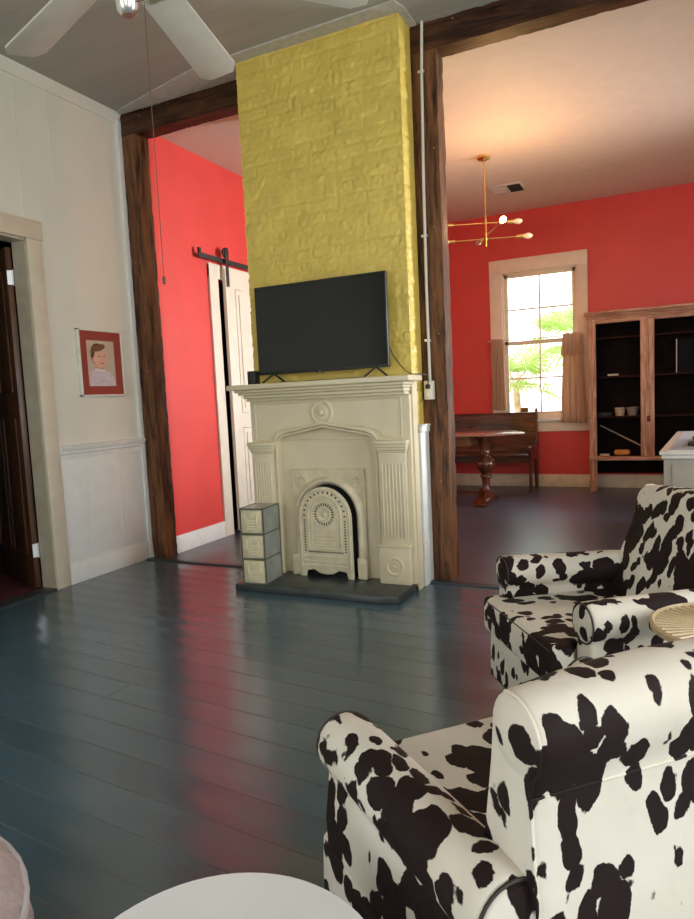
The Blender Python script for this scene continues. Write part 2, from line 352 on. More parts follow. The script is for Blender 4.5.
# wainscot
wn = B(XL, XL+.012, 3.455, YW-.005, .16, .95)
for y in (3.70, 4.02): wn.box(XL+.010, XL+.0145, y, y+.006, .175, .945)
st('trim_3', wn, M_white, 'white board wainscot under the chair rail', bevel=.002)
cr_ = MB().prism([(XL, .94), (XL+.018, .94), (XL+.02, .975), (XL+.03, .985), (XL+.03, 1.0), (XL+.042, 1.012), (XL+.045, 1.04), (XL, 1.045)], 3.455, YW-.005, 'y')
st('trim_4', cr_, M_white, 'white chair rail moulding on the left wall')
crn = MB().prism([(XL, ZC-.075), (XL+.012, ZC-.075), (XL+.018, ZC-.05), (XL+.045, ZC-.02), (XL+.05, ZC), (XL, ZC)], YF, YW-.01, 'y')
st('trim_5', crn, M_wallL, 'thin crown moulding along the left wall')
st('trim_6', B(XL, XL+.028, 4.295, YW, .0, ZC-.05), M_white, 'white corner bead beside the timber post')
bl = B(XL, XL+.022, 3.455, YW-.03, 0, .155).box(XL, XL+.014, 3.455, YW-.03, .155, .168)
st('baseboard_left', bl, M_white, 'white baseboard on the left wall', bevel=.003)
st('baseboard_left', B(XL, XL+.022, YF, 2.32, 0, .165), M_white, bevel=.003)
# vertical seam battens high on the left wall
st('trim_7', B(XL, XL+.004, 3.335, 3.345, 2.66, ZC-.08).box(XL, XL+.004, 3.62, 3.628, 2.9, ZC-.08), M_wallL, 'thin vertical board joints above the doorway')

st('wall_right', walled('x', XR, XR+.12, YF, 4.45, 0, ZC, [(2.1, 3.1, .8, 2.7), (-.9, .1, .8, 2.7)]), M_wallL)
st('wall_front', walled('y', YF-.12, YF, XL, XR, 0, ZC, [(-2.9, -1.9, .8, 2.7), (.1, 1.1, .8, 2.7)]), M_wallL)
# doorway casing + jamb
dc = B(XL, XL+.022, 3.33, 3.455, 0, 2.52).box(XL, XL+.022, 2.33, 2.45, 0, 2.52).box(XL, XL+.024, 2.31, 3.47, 2.52, 2.655)
st('door_frame_1', dc, M_creamtrim, 'cream painted casing of the left doorway', bevel=.004)
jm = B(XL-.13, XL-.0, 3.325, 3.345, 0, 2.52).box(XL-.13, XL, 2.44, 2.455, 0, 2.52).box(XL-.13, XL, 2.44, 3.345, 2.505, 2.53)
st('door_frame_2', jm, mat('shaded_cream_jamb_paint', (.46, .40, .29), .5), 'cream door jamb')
st('trim_8', B(XL-.12, XL+.01, 2.455, 3.33, 0, .012), M_slate, 'grey threshold of the left doorway')
# side room behind the left doorway
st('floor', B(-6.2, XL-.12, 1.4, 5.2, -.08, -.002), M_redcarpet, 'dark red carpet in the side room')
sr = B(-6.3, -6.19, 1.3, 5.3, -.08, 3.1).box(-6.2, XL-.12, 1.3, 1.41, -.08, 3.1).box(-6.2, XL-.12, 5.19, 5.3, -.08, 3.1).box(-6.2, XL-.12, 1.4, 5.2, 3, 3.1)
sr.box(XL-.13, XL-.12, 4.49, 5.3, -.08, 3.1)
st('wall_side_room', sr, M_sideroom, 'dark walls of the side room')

# ------------------------------------------------------------------ structure: red back room
st('wall_left', walled('x', XL2-.1, XL2, 4.49, YB, 0, ZC2, [(5.36, 6.2, 0, 2.5)]), M_red, 'coral red side wall seen through the left opening')
st('wall_left', B(XL2-.9, XL2-.8, 5.2, 6.4, 0, 2.6).box(XL2-.9, XL2-.1, 5.25, 5.3, 0, 2.6).box(XL2-.9, XL2-.1, 6.3, 6.35, 0, 2.6).box(XL2-.9, XL2-.1, 5.25, 6.35, 2.55, 2.6).box(XL2-.9, XL2-.1, 5.25, 6.35, -.05, -.001), M_sideroom, 'unseen near-black closet box added behind the barn door')  # unseen shell added to shut out the sky; its black is the gap's shade
WX0, WX1, WZ0, WZ1 = -1.935, -.995, .95, 2.835
st('wall_back', walled('y', YB, YB+.14, XL2-.1, XR+.1, 0, ZC2, [(WX0, WX1, WZ0, WZ1)]), M_red, 'red wall with the palm window')
st('wall_right', walled('x', XR, XR+.12, 4.45, YB, 0, ZC2, [(6.55, 7.25, .95, 2.85)]), M_red)
WTB = mat('cream_baseboard_paint', (.78, .66, .50), .45)
st('baseboard_back', B(XL2, XR, YB-.022, YB, 0, .15).box(XL2, XR, YB-.015, YB, .15, .165), WTB, 'cream baseboard under the window', bevel=.003)
st('baseboard_side', B(XL2, XL2+.02, 4.48, 5.225, 0, .155), M_white, 'white baseboard on the coral wall', bevel=.003)
bt = B(XL2, XL2+.024, 5.225, 5.36, 0, 2.62).box(XL2, XL2+.024, 6.2, 6.33, 0, 2.62).box(XL2, XL2+.022, 5.225, 6.33, 2.5, 2.64)
st('door_frame_3', bt, M_barn, 'cream casing behind the sliding door', bevel=.003)

# the palm window
WT = mat('cream_window_paint', (.84, .70, .54), .42, noise_amt=.05)
wc = MB()
wc.box(-2.10, WX0, YB-.03, YB, .86, WZ1).box(WX1, -.862, YB-.03, YB, .86, WZ1).box(-2.10, -.862, YB-.032, YB, WZ1, 3.01)
wc.box(-2.10, -.862, YB-.03, YB, .735, .865).box(WX0-.01, WX1+.01, YB-.028, YB+.01, .86, WZ0+.004)
wc.box(WX0, WX0+.015, YB, YB+.14, WZ0, WZ1).box(WX1-.015, WX1, YB, YB+.14, WZ0, WZ1).box(WX0, WX1, YB, YB+.14, WZ1-.015, WZ1).box(WX0, WX1, YB, YB+.14, WZ0-.02, WZ0)
wf = st('window_1', wc, WT, 'cream window casing around the palm window', bevel=.004)
OFF[wf.name] = tuple(wf.location)
B(-2.0, -.865, YB-.075, YB+.02, .865, .905).build('window_sill', M_white, wf, bevel=.006)
def sash(y, z0, z1, nm):
    xa, xb = WX0+.015, WX1-.015; xm = (xa+xb)/2; zm = (z0+z1)/2
    s = B(xa, xa+.045, y, y+.035, z0, z1).box(xb-.045, xb, y, y+.035, z0, z1).box(xa, xb, y, y+.035, z0, z0+.05).box(xa, xb, y, y+.035, z1-.045, z1)
    s.box(xm-.010, xm+.010, y+.005, y+.03, z0, z1).box(xa, xb, y+.006, y+.029, zm-.010, zm+.010)
    s.build(nm, WT, wf, bevel=.003)
    B(xa+.04, xb-.04, y+.016, y+.019, z0+.04, z1-.04).build('window_pane', M_glass, wf)
sash(YB+.045, 1.89, WZ1-.015, 'upper_sash'); sash(YB+.006, WZ0, 1.94, 'lower_sash')
B(-1.74, -1.63, YB+.022, YB+.030, 1.0, 1.06).build('sash_lift', M_brass, wf, bevel=.003)
# simple frames in the unseen windows that bring in the daylight
def sidewin(nm, axis, p, a0, a1, z0, z1):
    mb = MB(); am = (a0+a1)/2; zm = (z0+z1)/2
    for (q0, q1, r0, r1) in ((a0, a1, z0, z0+.05), (a0, a1, z1-.05, z1), (a0, a0+.05, z0, z1), (a1-.05, a1, z0, z1), (am-.012, am+.012, z0, z1), (a0, a1, zm-.02, zm+.02)):
        if axis == 'x': mb.box(p, p+.04, q0, q1, r0, r1)
        else: mb.box(q0, q1, p, p+.04, r0, r1)
    return st(nm, mb, M_white)
sidewin('window_2', 'x', XR+.05, 2.1, 3.1, .8, 2.7); sidewin('window_3', 'x', XR+.05, -.9, .1, .8, 2.7)
sidewin('window_4', 'y', YF-.09, -2.9, -1.9, .8, 2.7); sidewin('window_5', 'y', YF-.09, .1, 1.1, .8, 2.7)
sidewin('window_6', 'x', XR+.05, 6.55, 7.25, .95, 2.85)
g_ = st('ground', B(-14, 14, YB+.3, 30, -.7, -.6), M_lawn, 'lawn outside the window')

# ------------------------------------------------------------------ timber frame
def rough_box(x0, x1, y0, y1, z0, z1, along, seg=60, amp=.005, seed=0):
    """square timber with slightly wandering, chipped arrises"""
    mb = MB(); ax = 'xyz'.index(along); lo = (x0, y0, z0); hi = (x1, y1, z1); o1, o2 = [k for k in range(3) if k != ax]
    n = seg; per = []
    m = 4
    for i in range(m): per.append((lo[o1]+(hi[o1]-lo[o1])*i/m, lo[o2]))
    for i in range(m): per.append((hi[o1], lo[o2]+(hi[o2]-lo[o2])*i/m))
    for i in range(m): per.append((hi[o1]-(hi[o1]-lo[o1])*i/m, hi[o2]))
    for i in range(m): per.append((lo[o1], hi[o2]-(hi[o2]-lo[o2])*i/m))
    P = len(per); c = ((lo[o1]+hi[o1])/2, (lo[o2]+hi[o2])/2); vs = []; fs = []
    for i in range(n+1):
        t = lo[ax]+(hi[ax]-lo[ax])*i/n
        for k, (a, b) in enumerate(per):
            corner = k % m == 0
            w_ = noise.noise(Vector((t*7+seed, a*9, b*9)))*amp + (-abs(noise.noise(Vector((t*19+seed, k, 3))))*amp*2 if corner else 0)
            d = Vector((a-c[0], b-c[1])); d = d/max(d.length, 1e-6)
            p = [0, 0, 0]; p[ax] = t; p[o1] = a+d.x*w_; p[o2] = b+d.y*w_; vs.append(p)
    for i in range(n):
        for k in range(P): fs.append((i*P+k, i*P+(k+1) % P, (i+1)*P+(k+1) % P, (i+1)*P+k))
    fs += [tuple(range(P)), tuple(n*P+k for k in reversed(range(P)))]
    return mb.add(vs, fs)
def nails(root, pts):
    for p in pts: MB().lathe([(.001, -.004), (.006, -.004), (.005, 0), (.001, .001)], p, 'y', 8).build('nail_head', mat('dull_nail', (.2, .17, .14), .6), root)
ZU = 3.515
p = thing('timber_post', 'dark rough timber post standing against the pale left wall', 'post', (-3.93, 4.405, 0), group=None)
rough_box(-4.0, -3.857, 4.335, 4.48, 0, ZU, 'z', 90).build('shaft', M_timber, p); nails(p, [(-3.96, 4.33, .55), (-3.9, 4.33, 1.6), (-3.95, 4.33, 2.5)])
p = thing('timber_post', 'dark rough timber post right of the yellow chimney, carrying the white conduit', 'post', (-1.40, 4.405, 0))
rough_box(-1.495, -1.318, 4.335, 4.48, 0, ZU, 'z', 90, seed=40).build('shaft', M_timber, p); nails(p, [(-1.36, 4.33, 1.7), (-1.37, 4.33, 2.4), (-1.38, 4.33, .7), (-1.35, 4.33, 2.9)])
p = thing('timber_post', 'dark timber post at the far right end of the beam', 'post', (2.5, 4.405, 0))
rough_box(2.42, 2.595, 4.335, 4.48, 0, ZU, 'z', 40, seed=90).build('shaft', M_timber, p)
p = thing('timber_beam', 'dark timber beam over the left opening, ending at the chimney', 'beam', (-3.37, 4.405, ZU))
rough_box(-4.0, -2.73, 4.335, 4.48, ZU, ZC-.001, 'x', 60, seed=11).build('shaft', M_timberx, p); nails(p, [(-3.8, 4.33, 3.64), (-3.5, 4.33, 3.66)])
p = thing('timber_beam', 'long dark timber beam over the wide right opening', 'beam', (.55, 4.405, ZU))
rough_box(-1.495, 2.595, 4.335, 4.48, ZU, ZC-.001, 'x', 120, seed=21).build('shaft', M_timberx, p); nails(p, [(-1.2, 4.33, 3.66), (-.6, 4.33, 3.65), (-.2, 4.33, 3.64)])
# lintel wall over the beams on the back room side
st('wall_partition', B(XL2-.1, XR, 4.46, 4.50, 3.60, ZC), M_red)

# ------------------------------------------------------------------ chimney breast
CX0, CX1, CY = -2.712, -1.49, 4.12
def chimney():
    n_s, dz = [], .0115
    path = []
    yb = 4.95
    def seg(a, b, nx, ny, n): 
        for i in range(n): t = i/n; path.append((a[0]+(b[0]-a[0])*t, a[1]+(b[1]-a[1])*t, nx, ny))
    seg((CX0, yb), (CX0, CY), -1, 0, 50); seg((CX0, CY), (CX1, CY), 0, -1, 110); seg((CX1, CY), (CX1, 4.328), 1, 0, 22)
    path.append((CX1, 4.328, 1, 0)); path.append((CX1-.02, 4.328, 0, 0)); path.append((CX1-.02, yb, 0, 0))
    NZ = int(ZC/dz); vs = []; fs = []; P = len(path)
    dist = 0; ds = [0]
    for i in range(1, P): dist += math.hypot(path[i][0]-path[i-1][0], path[i][1]-path[i-1][1]); ds.append(dist)
    for j in range(NZ+1):
        z = ZC*j/NZ; row = math.floor((z+.008*noise.noise(Vector((0, 0, z*3))))/.078); fz = (z/.078) % 1
        lean = 0
        for i, (x, y, nx, ny) in enumerate(path):
            s = ds[i]+(.105 if row % 2 else 0)+.012*noise.noise(Vector((row*3.1, 0, 0))); fs_ = (s/.21) % 1; col = math.floor(s/.21)
            wob = .02*noise.noise(Vector((s*9, z*9, 1)))
            mz = max(0, 1-min(fz, 1-fz)/(.10+wob)); ms = max(0, 1-min(fs_, 1-fs_)/(.035+wob))
            h = -.0075*max(mz, ms*.8) + .0042*noise.noise(Vector((row*5.3, col*7.7, 2)))
            h += .0035*noise.noise(Vector((s*11, z*8, 5))) + .0028*noise.noise(Vector((s*34, z*26, 8)))
            rg = noise.noise(Vector((s*17, z*15, 12)))
            h += .006*max(0, 1-abs(rg)*9) * (1 if noise.noise(Vector((s*4, z*4, 31))) > -.05 else .2)
            if nx or ny:
                k = 1
                if nx > 0 and i > 50+110: k = min(1, (4.328-y)/.03)
                x2, y2 = x+nx*h*k, y+ny*h*k
                if abs(x-CX0) < 1e-6 and abs(y-CY) < .012: x2 += h*1.6
                if i == 160: x2 = x+h*.8
            else: x2, y2 = x, y
            vs.append((x2, y2, z))
    for j in range(NZ):
        for i in range(P-1): fs.append((j*P+i, j*P+i+1, (j+1)*P+i+1, (j+1)*P+i))
        fs.append((j*P+P-1, j*P, (j+1)*P, (j+1)*P+P-1))
    fs.append(tuple(range(P))); fs.append(tuple(NZ*P+i for i in reversed(range(P))))
    o = MB().add(vs, fs).build('chimney', M_yellow, sharp=75)
    tag(o, 'mustard yellow painted brick chimney breast rising to the ceiling', 'chimney')
chimney()

# ------------------------------------------------------------------ mantelpiece
MY = 4.03      # face plane
HT = .05       # hearth top
m = thing('fireplace_mantel', 'cream painted fireplace mantel with fluted sides and roundel under the television', 'fireplace', (-2.1, 4.06, HT))
B(-2.79, -1.42, 3.865, 4.118, 1.388, 1.425).build('mantel_shelf', M_mantel, m, bevel=.008, seg=3)
co = MB()
for x0, x1, y0, z0, z1 in ((-2.75, -1.465, 3.90, 1.368, 1.388), (-2.735, -1.478, 3.925, 1.35, 1.368), (-2.715, -1.487, 3.955, 1.325, 1.35), (-2.705, -1.492, 3.985, 1.305, 1.325)):
    co.box(x0, x1, y0, 4.112, z0, z1)
co.build('cornice', M_mantel, m, bevel=.006, seg=3)
# frieze with pointed-arch lower edge
def arch(o=0):
    a = [(-2.50-o, .94), (-2.50-o, 1.02), (-2.475-o*.8, 1.05+o*.6), (-2.435, 1.068+o), (-2.33, 1.085+o), (-2.12, 1.125+o), (-1.90, 1.085+o), (-1.80, 1.068+o), (-1.755+o*.3, 1.05+o*.8), (-1.725+o*.8, 1.01+o*.6), (-1.725+o, .94)]
    return a
lo = arch(); f = MB()
hi = [(x, 1.305) for x, z in lo]
f.box(-2.705, -2.5, MY, 4.112, .05, 1.305).box(-1.725, -1.482, MY, 4.112, .05, 1.305).box(-1.484, -1.472, MY+.04, 4.158, .0, 1.388)
f.band(hi[1:-1], lo[1:-1], MY, 4.115, 'y'); f.build('frieze', M_mantel, m)
rp = lambda o: arch(o)[1:-1]
tb_ = MB().tube([(x, MY-.004, z) for x, z in rp(.012)], .013, 10)
tb_.tube([(x, MY-.002, z) for x, z in rp(-.012)], .008, 8)
tb_.tube([(-2.50, MY-.002, .07), (-2.50, MY-.002, 1.02)], .009, 8).tube([(-1.725, MY-.002, .07), (-1.725, MY-.002, 1.01)], .009, 8)
tb_.build('arch_moulding', M_mantel, m)
pb = MB()
def edge_frame(pts, r=.006): pb.tube([(x, MY-.001, z) for x, z in pts], r, 8)
edge_frame([(-2.665, 1.03), (-2.665, 1.285)]); edge_frame([(-2.665, 1.285), (-1.54, 1.285)]); edge_frame([(-1.54, 1.285), (-1.54, 1.035)])
edge_frame([(-2.665, 1.03), (-2.545, 1.03), (-2.52, 1.07), (-2.46, 1.103), (-2.33, 1.118)]); edge_frame([(-1.54, 1.035), (-1.66, 1.035), (-1.69, 1.07), (-1.76, 1.10), (-1.90, 1.118)])
pb.build('frieze_panel_bead', M_mantel, m)
rd = MB(); rc = (-2.12, MY, 1.208)
rd.lathe([(.001, 0), (.088, 0), (.088, .006), (.080, .014), (.070, .014), (.062, .006), (.052, .006), (.047, .016), (.036, .018), (.030, .008), (.024, .010), (.020, .022), (.010, .027), (.001, .028)], rc, 'y', 40, -1)
rd.build('roundel', M_mantel, m)
def pilaster(xa, xb):
    q = B(xa+.006, xb-.006, MY-.028, MY, .315, .93)
    w_ = xb-xa
    for k in range(7):
        x = xa+.03+(w_-.06)*k/6
        q.tube([(x, MY-.029, .36), (x, MY-.029, .86)], .0062, 8)
    q.build('fluted_pilaster', M_mantel, m, bevel=.002)
    c = MB()
    for d, z0, z1, y in ((0, .93, .945, .034), (.004, .945, .965, .044), (.010, .965, .985, .055), (.014, .985, 1.012, .062)):
        c.box(xa-d, xb+d-.0, MY-y, MY, z0, z1)
    for k in range(3): pass
    c.build('capital', M_mantel, m, bevel=.005, seg=3)
    b = B(xa-.01, xb+.004, MY-.045, MY, HT, .30).box(xa-.016, xb+.010, MY-.055, MY, .30, .318)
    b.build('plinth_block', M_mantel, m, bevel=.005, seg=3)
    MB().lathe([(.001, 0), (.066, 0), (.066, .004), (.060, .010), (.052, .010), (.046, .003), (.036, .003), (.031, .009), (.024, .009), (.020, .004), (.015, .012), (.001, .016)], ((xa+xb)/2-.002, MY-.045, .172), 'y', 36, -1).build('rosette', M_mantel, m)
pilaster(-2.702, -2.515); pilaster(-1.71, -1.505)
# recessed board behind the opening
B(-2.53, -1.69, 4.095, 4.112, HT, 1.15).build('inner_board', M_mantel, m)
B(-2.44, -1.78, 4.082, 4.097, 1.015, 1.03).build('inner_ledge', M_mantel, m, bevel=.003)
# cast iron surround
ir = thing('fireplace_insert', 'cream painted cast iron fireplace insert with arched opening inside the mantel', 'fireplace insert', (-2.12, 4.06, HT))
IY = 4.075
def arc(cx, cz, rx, rz, n, zbot):
    pts = [(cx-rx, zbot)] + [(cx-rx*math.cos(PI*i/n), cz+rz*math.sin(PI*i/n)) for i in range(n+1)] + [(cx+rx, zbot)]
    return pts
cxA, czA = -2.125, .47
o1 = arc(cxA, czA, .282, .290, 24, HT); o2 = arc(cxA, czA, .212, .236, 24, HT)
pl = MB()
for i in range(1, 25):   # spandrel plate above the arch
    a, b = o1[i], o1[i+1]
    pl.prism([(a[0], .815), (b[0], .815), (b[0], b[1]-.01), (a[0], a[1]-.01)], IY, IY+.02, 'y')
pl.build('spandrel_plate', M_iron, ir)
bd = MB().tube([(-2.405, IY-.002, .47), (-2.405, IY-.002, .812), (-1.845, IY-.002, .812), (-1.845, IY-.002, .47)], .006, 8)
bd.tube([(-2.38, IY, .60), (-2.38, IY, .79), (-1.87, IY, .79), (-1.87, IY, .60)], .0035, 6); bd.build('plate_border', M_iron, ir)
for cx in (-2.335, -1.915):
    o = MB().tube([(cx+.036*math.cos(a*PI/8), IY-.003, .725+.036*math.sin(a*PI/8)) for a in range(16)], .006, 8, closed=True)
    for k in range(6):
        a = k*PI/3; o.tube([(cx, IY-.003, .725), (cx+.028*math.cos(a), IY-.004, .725+.028*math.sin(a))], [.004, .008], 6)
    o.lathe([(.001, 0), (.010, 0), (.008, .010), (.001, .012)], (cx, IY-.003, .725), 'y', 12, -1)
    for sg in (-1, 1):
        o.tube([(cx+sg*.03, IY-.002, .725-sg*.03), (cx+sg*.06, IY-.002, .725-sg*.055), (cx+sg*.05, IY-.002, .725-sg*.075)], .004, 6)
    o.build('spandrel_ornament', M_iron, ir)
ar = MB(); K = 5
for j in range(K):   # curved cove of the arched band
    t0, t1 = j/K, (j+1)/K
    prof = lambda t: .035*math.sin(PI*t)
    A = [(p[0]+(q[0]-p[0])*t0, p[1]+(q[1]-p[1])*t0) for p, q in zip(o1, o2)]; Bq = [(p[0]+(q[0]-p[0])*t1, p[1]+(q[1]-p[1])*t1) for p, q in zip(o1, o2)]
    ya, yb_ = IY-.004-prof(t0), IY-.004-prof(t1); n = len(A); vs = []; fs = []
    for i in range(n): vs += [(A[i][0], ya, A[i][1]), (Bq[i][0], yb_, Bq[i][1])]
    for i in range(n-1): fs.append((2*i, 2*i+1, 2*i+3, 2*i+2))
    ar.add(vs, fs)
n = len(o1); vs = []; fs = []
for i in range(n): vs += [(o2[i][0], IY-.004, o2[i][1]), (o2[i][0], IY+.03, o2[i][1])]
ar.add(vs, [(2*i, 2*i+1, 2*i+3, 2*i+2) for i in range(n-1)])
ar.build('arched_band', M_iron, ir)
B(-2.42, -2.345, IY-.045, IY+.01, HT, .20).build('band_foot', M_iron, ir, bevel=.006)
B(-1.905, -1.835, IY-.045, IY+.01, HT, .20).build('band_foot', M_iron, ir, bevel=.006)
MB().prism(arc(cxA, czA, .219, .238, 24, HT), IY+.010, IY+.018, 'y').build('firebox', M_dark, ir)  # flat black sheet in place of the dark depth behind the arch
# summer cover
sc = thing('fireplace_cover', 'cream perforated arched iron summer cover leaning in the fireplace opening', 'fireplace cover', (-2.16, 4.03, HT))
SX, SZ, SY = -2.137, .475, 4.012
ft = [(SX-.210, HT), (SX-.165, HT), (SX-.155, HT+.045), (SX-.10, HT+.055), (SX-.05, HT+.028), (SX, HT+.022), (SX+.05, HT+.028), (SX+.10, HT+.055), (SX+.155, HT+.045), (SX+.165, HT), (SX+.210, HT)]
outl = ft + [(SX+.210*math.cos(PI*i/24), SZ+.218*math.sin(PI*i/24)) for i in range(25)]
cv = MB().prism(outl, SY, SY+.012, 'y'); cv.build('cover_plate', M_iron, sc, bevel=.002)
bd = MB().tube([(SX+.193*math.cos(PI*i/24), SY-.002, SZ+.203*math.sin(PI*i/24)) for i in range(25)] + [(SX-.193, SY-.002, .12)], .006, 8)
bd.tube([(SX+.193, SY-.002, SZ), (SX+.193, SY-.002, .12)], .006, 8)
bd.tube([(SX+.125*math.cos(PI*i/20), SY-.003, SZ+.02+.135*math.sin(PI*i/20)) for i in range(21)] + [(SX-.125, SY-.003, .255), (SX+.125, SY-.003, .255), (SX+.125, SY-.003, SZ+.02)], .006, 8)
bd.tube([(SX+.100*math.cos(PI*i/20), SY-.002, SZ+.02+.110*math.sin(PI*i/20)) for i in range(21)] + [(SX-.10, SY-.002, .28), (SX+.10, SY-.002, .28), (SX+.10, SY-.002, SZ+.02)], .0035, 6)
for z in (.30, .325, .35): bd.tube([(SX-.09, SY-.001, z), (SX+.09, SY-.001, z)], .003, 6)
for z in (.135, .165, .20): bd.tube([(SX-.17, SY-.001, z), (SX+.17, SY-.001, z)], .004, 6)
bd.build('cover_border', M_iron, sc)
hs = MB()
def slot(x, z, a, l=.008, w_=.0035):
    ca, sa = math.cos(a), math.sin(a)
    hs.prism([(x+ca*l-sa*w_, z+sa*l+ca*w_), (x-ca*l-sa*w_, z-sa*l+ca*w_), (x-ca*l+sa*w_, z-sa*l-ca*w_), (x+ca*l+sa*w_, z+sa*l-ca*w_)], SY-.0022, SY+.001, 'y')
for k in range(24): a = 2*PI*k/24; slot(SX+.070*math.cos(a), .500+.070*math.sin(a), a, .010, .0038)
for k in range(15): a = PI*k/14; slot(SX+.158*math.cos(a), SZ+.015+.165*math.sin(a), a, .007, .005)
for k in range(12):
    for sg in (-1, 1): slot(SX+sg*.158, .24+k*.0195, 0, .006, .0045)
for k in range(16): slot(SX-.13+k*.0175, .232, PI/2, .006, .004)
hs.build('cover_slots', M_dark, sc)  # black slivers on the plate stand for the dark of pierced holes
MB().lathe([(.001, 0), (.092, 0), (.092, .002), (.086, .005), (.082, .001), (.050, .001), (.050, .004), (.046, .004), (.042, .001), (.018, .001), (.018, .006), (.012, .012), (.001, .014)], (SX, SY, .500), 'y', 36, -1).build('cover_dial', M_iron, sc)
# white side panel and its cap between mantel and post
sp_ = thing('side_panel', 'white boxed side panel with a moulded cap between mantel and timber post', 'panel', (-1.53, 4.25, 0))
B(-1.478, -1.455, 4.162, 4.327, 0, 1.045).build('panel_body', M_white, sp_, bevel=.004)
B(-1.478, -1.446, 4.161, 4.328, 1.045, 1.085).box(-1.478, -1.440, 4.161, 4.328, 1.085, 1.10).build('panel_cap', M_white, sp_, bevel=.005)
B(-1.455, -1.450, 4.20, 4.245, .22, .32).build('outlet_plate', M_ivory, sp_, bevel=.002)

# hearth slab
h = MB().prism([(-2.70, 3.70), (-2.2, 3.715), (-1.62, 3.70), (-1.50, 3.735), (-1.488, 4.05), (-1.56, 4.119), (-2.68, 4.119), (-2.70, 3.9)], 0, HT-.001, 'z')
tag(h.build('hearth_slab', M_slate, bevel=.008), 'dark slate hearth slab on the floor under the mantel', 'hearth')

# ------------------------------------------------------------------ television and things on the mantel
ZM = 1.425
TY = 3.985
t = thing('television', 'black flat screen television standing on the mantel shelf', 'television', (-2.1, TY, ZM))
TX0, TX1, TZ0, TZ1 = -2.585, -1.595, 1.487, 2.095
B(TX0, TX1, TY, TY+.035, TZ0, TZ1).box(TX0+.2, TX1-.2, TY+.035, TY+.06, TZ0+.03, TZ0+.35).build('housing', M_black, t, bevel=.004)
B(TX0+.008, TX1-.008, TY-.002, TY+.001, TZ0+.018, TZ1-.008).build('screen', M_tv, t)
B(-2.125, -2.065, TY-.004, TY, TZ0-.006, TZ0+.004).build('logo_bar', M_black, t, bevel=.001)
MB().lathe([(.001, 0), (.004, 0), (.001, .002)], (-2.095, TY-.004, TZ0+.001), 'y', 8, -1).build('indicator', M_lampwhite, t)
for x in (-2.47, -1.69):
    MB().tube([(x-.055, TY-.05, ZM+.008), (x, TY+.015, TZ0+.005)], .007, 8).tube([(x+.055, TY+.07, ZM+.008), (x, TY+.015, TZ0+.005)], .007, 8).build('stand_foot', M_black, t)
o = B(-2.665, -2.60, 3.955, 4.02, ZM, ZM+.095).build('streaming_box', M_black, bevel=.006)
tag(o, 'small black box on the left end of the mantel shelf', 'speaker')
cb = MB().tube([(-1.60, 4.02, 1.62), (-1.58, 4.03, 1.56), (-1.54, 4.04, 1.50), (-1.50, 4.04, 1.455), (-1.47, 4.06, 1.435), (-1.44, 4.15, 1.432), (-1.43, 4.24, 1.43), (-1.43, 4.275, 1.385), (-1.435, 4.275, 1.36)], .0035, 6)
tag(cb.build('power_cord', M_black), 'thin black cord running from the television to the outlet box', 'cord')
cb = MB().tube([(-2.42+i*.06, 3.99+.02*math.sin(i), ZM+.004) for i in range(12)], .0035, 6)
tag(cb.build('antenna_cord', M_black), 'thin black cord lying on the mantel shelf under the television', 'cord')
cd = thing('conduit', 'pale vertical electrical conduit running up the timber post to the ceiling', 'conduit', (-1.42, 4.315, 1.38))
MB().tube([(-1.43, 4.312, 1.385), (-1.432, 4.314, 2.0), (-1.425, 4.312, 2.7), (-1.412, 4.314, 3.4), (-1.40, 4.312, ZC)], .010, 10).build('pipe', M_conduit, cd)
for z, x in ((1.66, -1.431), (2.35, -1.428), (3.39, -1.412)): B(x-.03, x+.012, 4.320, 4.333, z-.008, z+.008).tube([(x-.012, 4.325, z), (x, 4.300, z), (x+.012, 4.325, z)], .003, 6).build('clamp', M_steel, cd)
ob = thing('outlet_box', 'ivory outlet box at the bottom of the conduit on the timber post', 'outlet', (-1.435, 4.31, 1.26))
B(-1.467, -1.404, 4.285, 4.333, 1.262, 1.388).build('box_body', M_ivory, ob, bevel=.005)
B(-1.45, -1.42, 4.262, 4.285, 1.335, 1.365).build('plug', M_black, ob, bevel=.005); B(-1.447, -1.424, 4.281, 4.286, 1.285, 1.315).build('socket', M_lampwhite, ob)

# ------------------------------------------------------------------ drawer tower on the hearth
dt = thing('drawer_tower', 'small three-drawer cream metal tower standing on the left of the hearth', 'drawers', (-2.55, 3.73, HT), math.radians(5), True)
W_, D_, H_ = .178, .238, .175
fr = MB()
for k in range(3):
    z = k*H_
    fr.box(-W_/2, W_/2, 0, D_, z, z+.006).box(-W_/2, -W_/2+.004, 0, D_, z, z+H_-.004).box(W_/2-.004, W_/2, 0, D_, z, z+H_-.004).box(-W_/2, W_/2, D_-.004, D_, z, z+H_-.004)
fr.box(-W_/2, W_/2, 0, D_, 3*H_-.006, 3*H_)
fr.build('tower_body', mat('greyish_galvanised_metal', (.36, .38, .34), .35, .3, noise_amt=.2), dt)
ed = MB()
for k in range(4):
    for x in (-W_/2, W_/2): ed.tube([(x, 0, k*H_), (x, D_, k*H_)], .0045, 6)
    ed.tube([(-W_/2, 0, k*H_), (W_/2, 0, k*H_)], .0045, 6)
for x in (-W_/2, W_/2):
    for y in (0, D_): ed.tube([(x, y, 0), (x, y, 3*H_)], .0045, 6)
ed.build('edge_wire', mat('dark_solder_edge', (.10, .10, .07), .5), dt)
M_tin = mat('cream_embossed_tin', (.60, .52, .33), .42, noise_amt=.15, noise_scale=25)
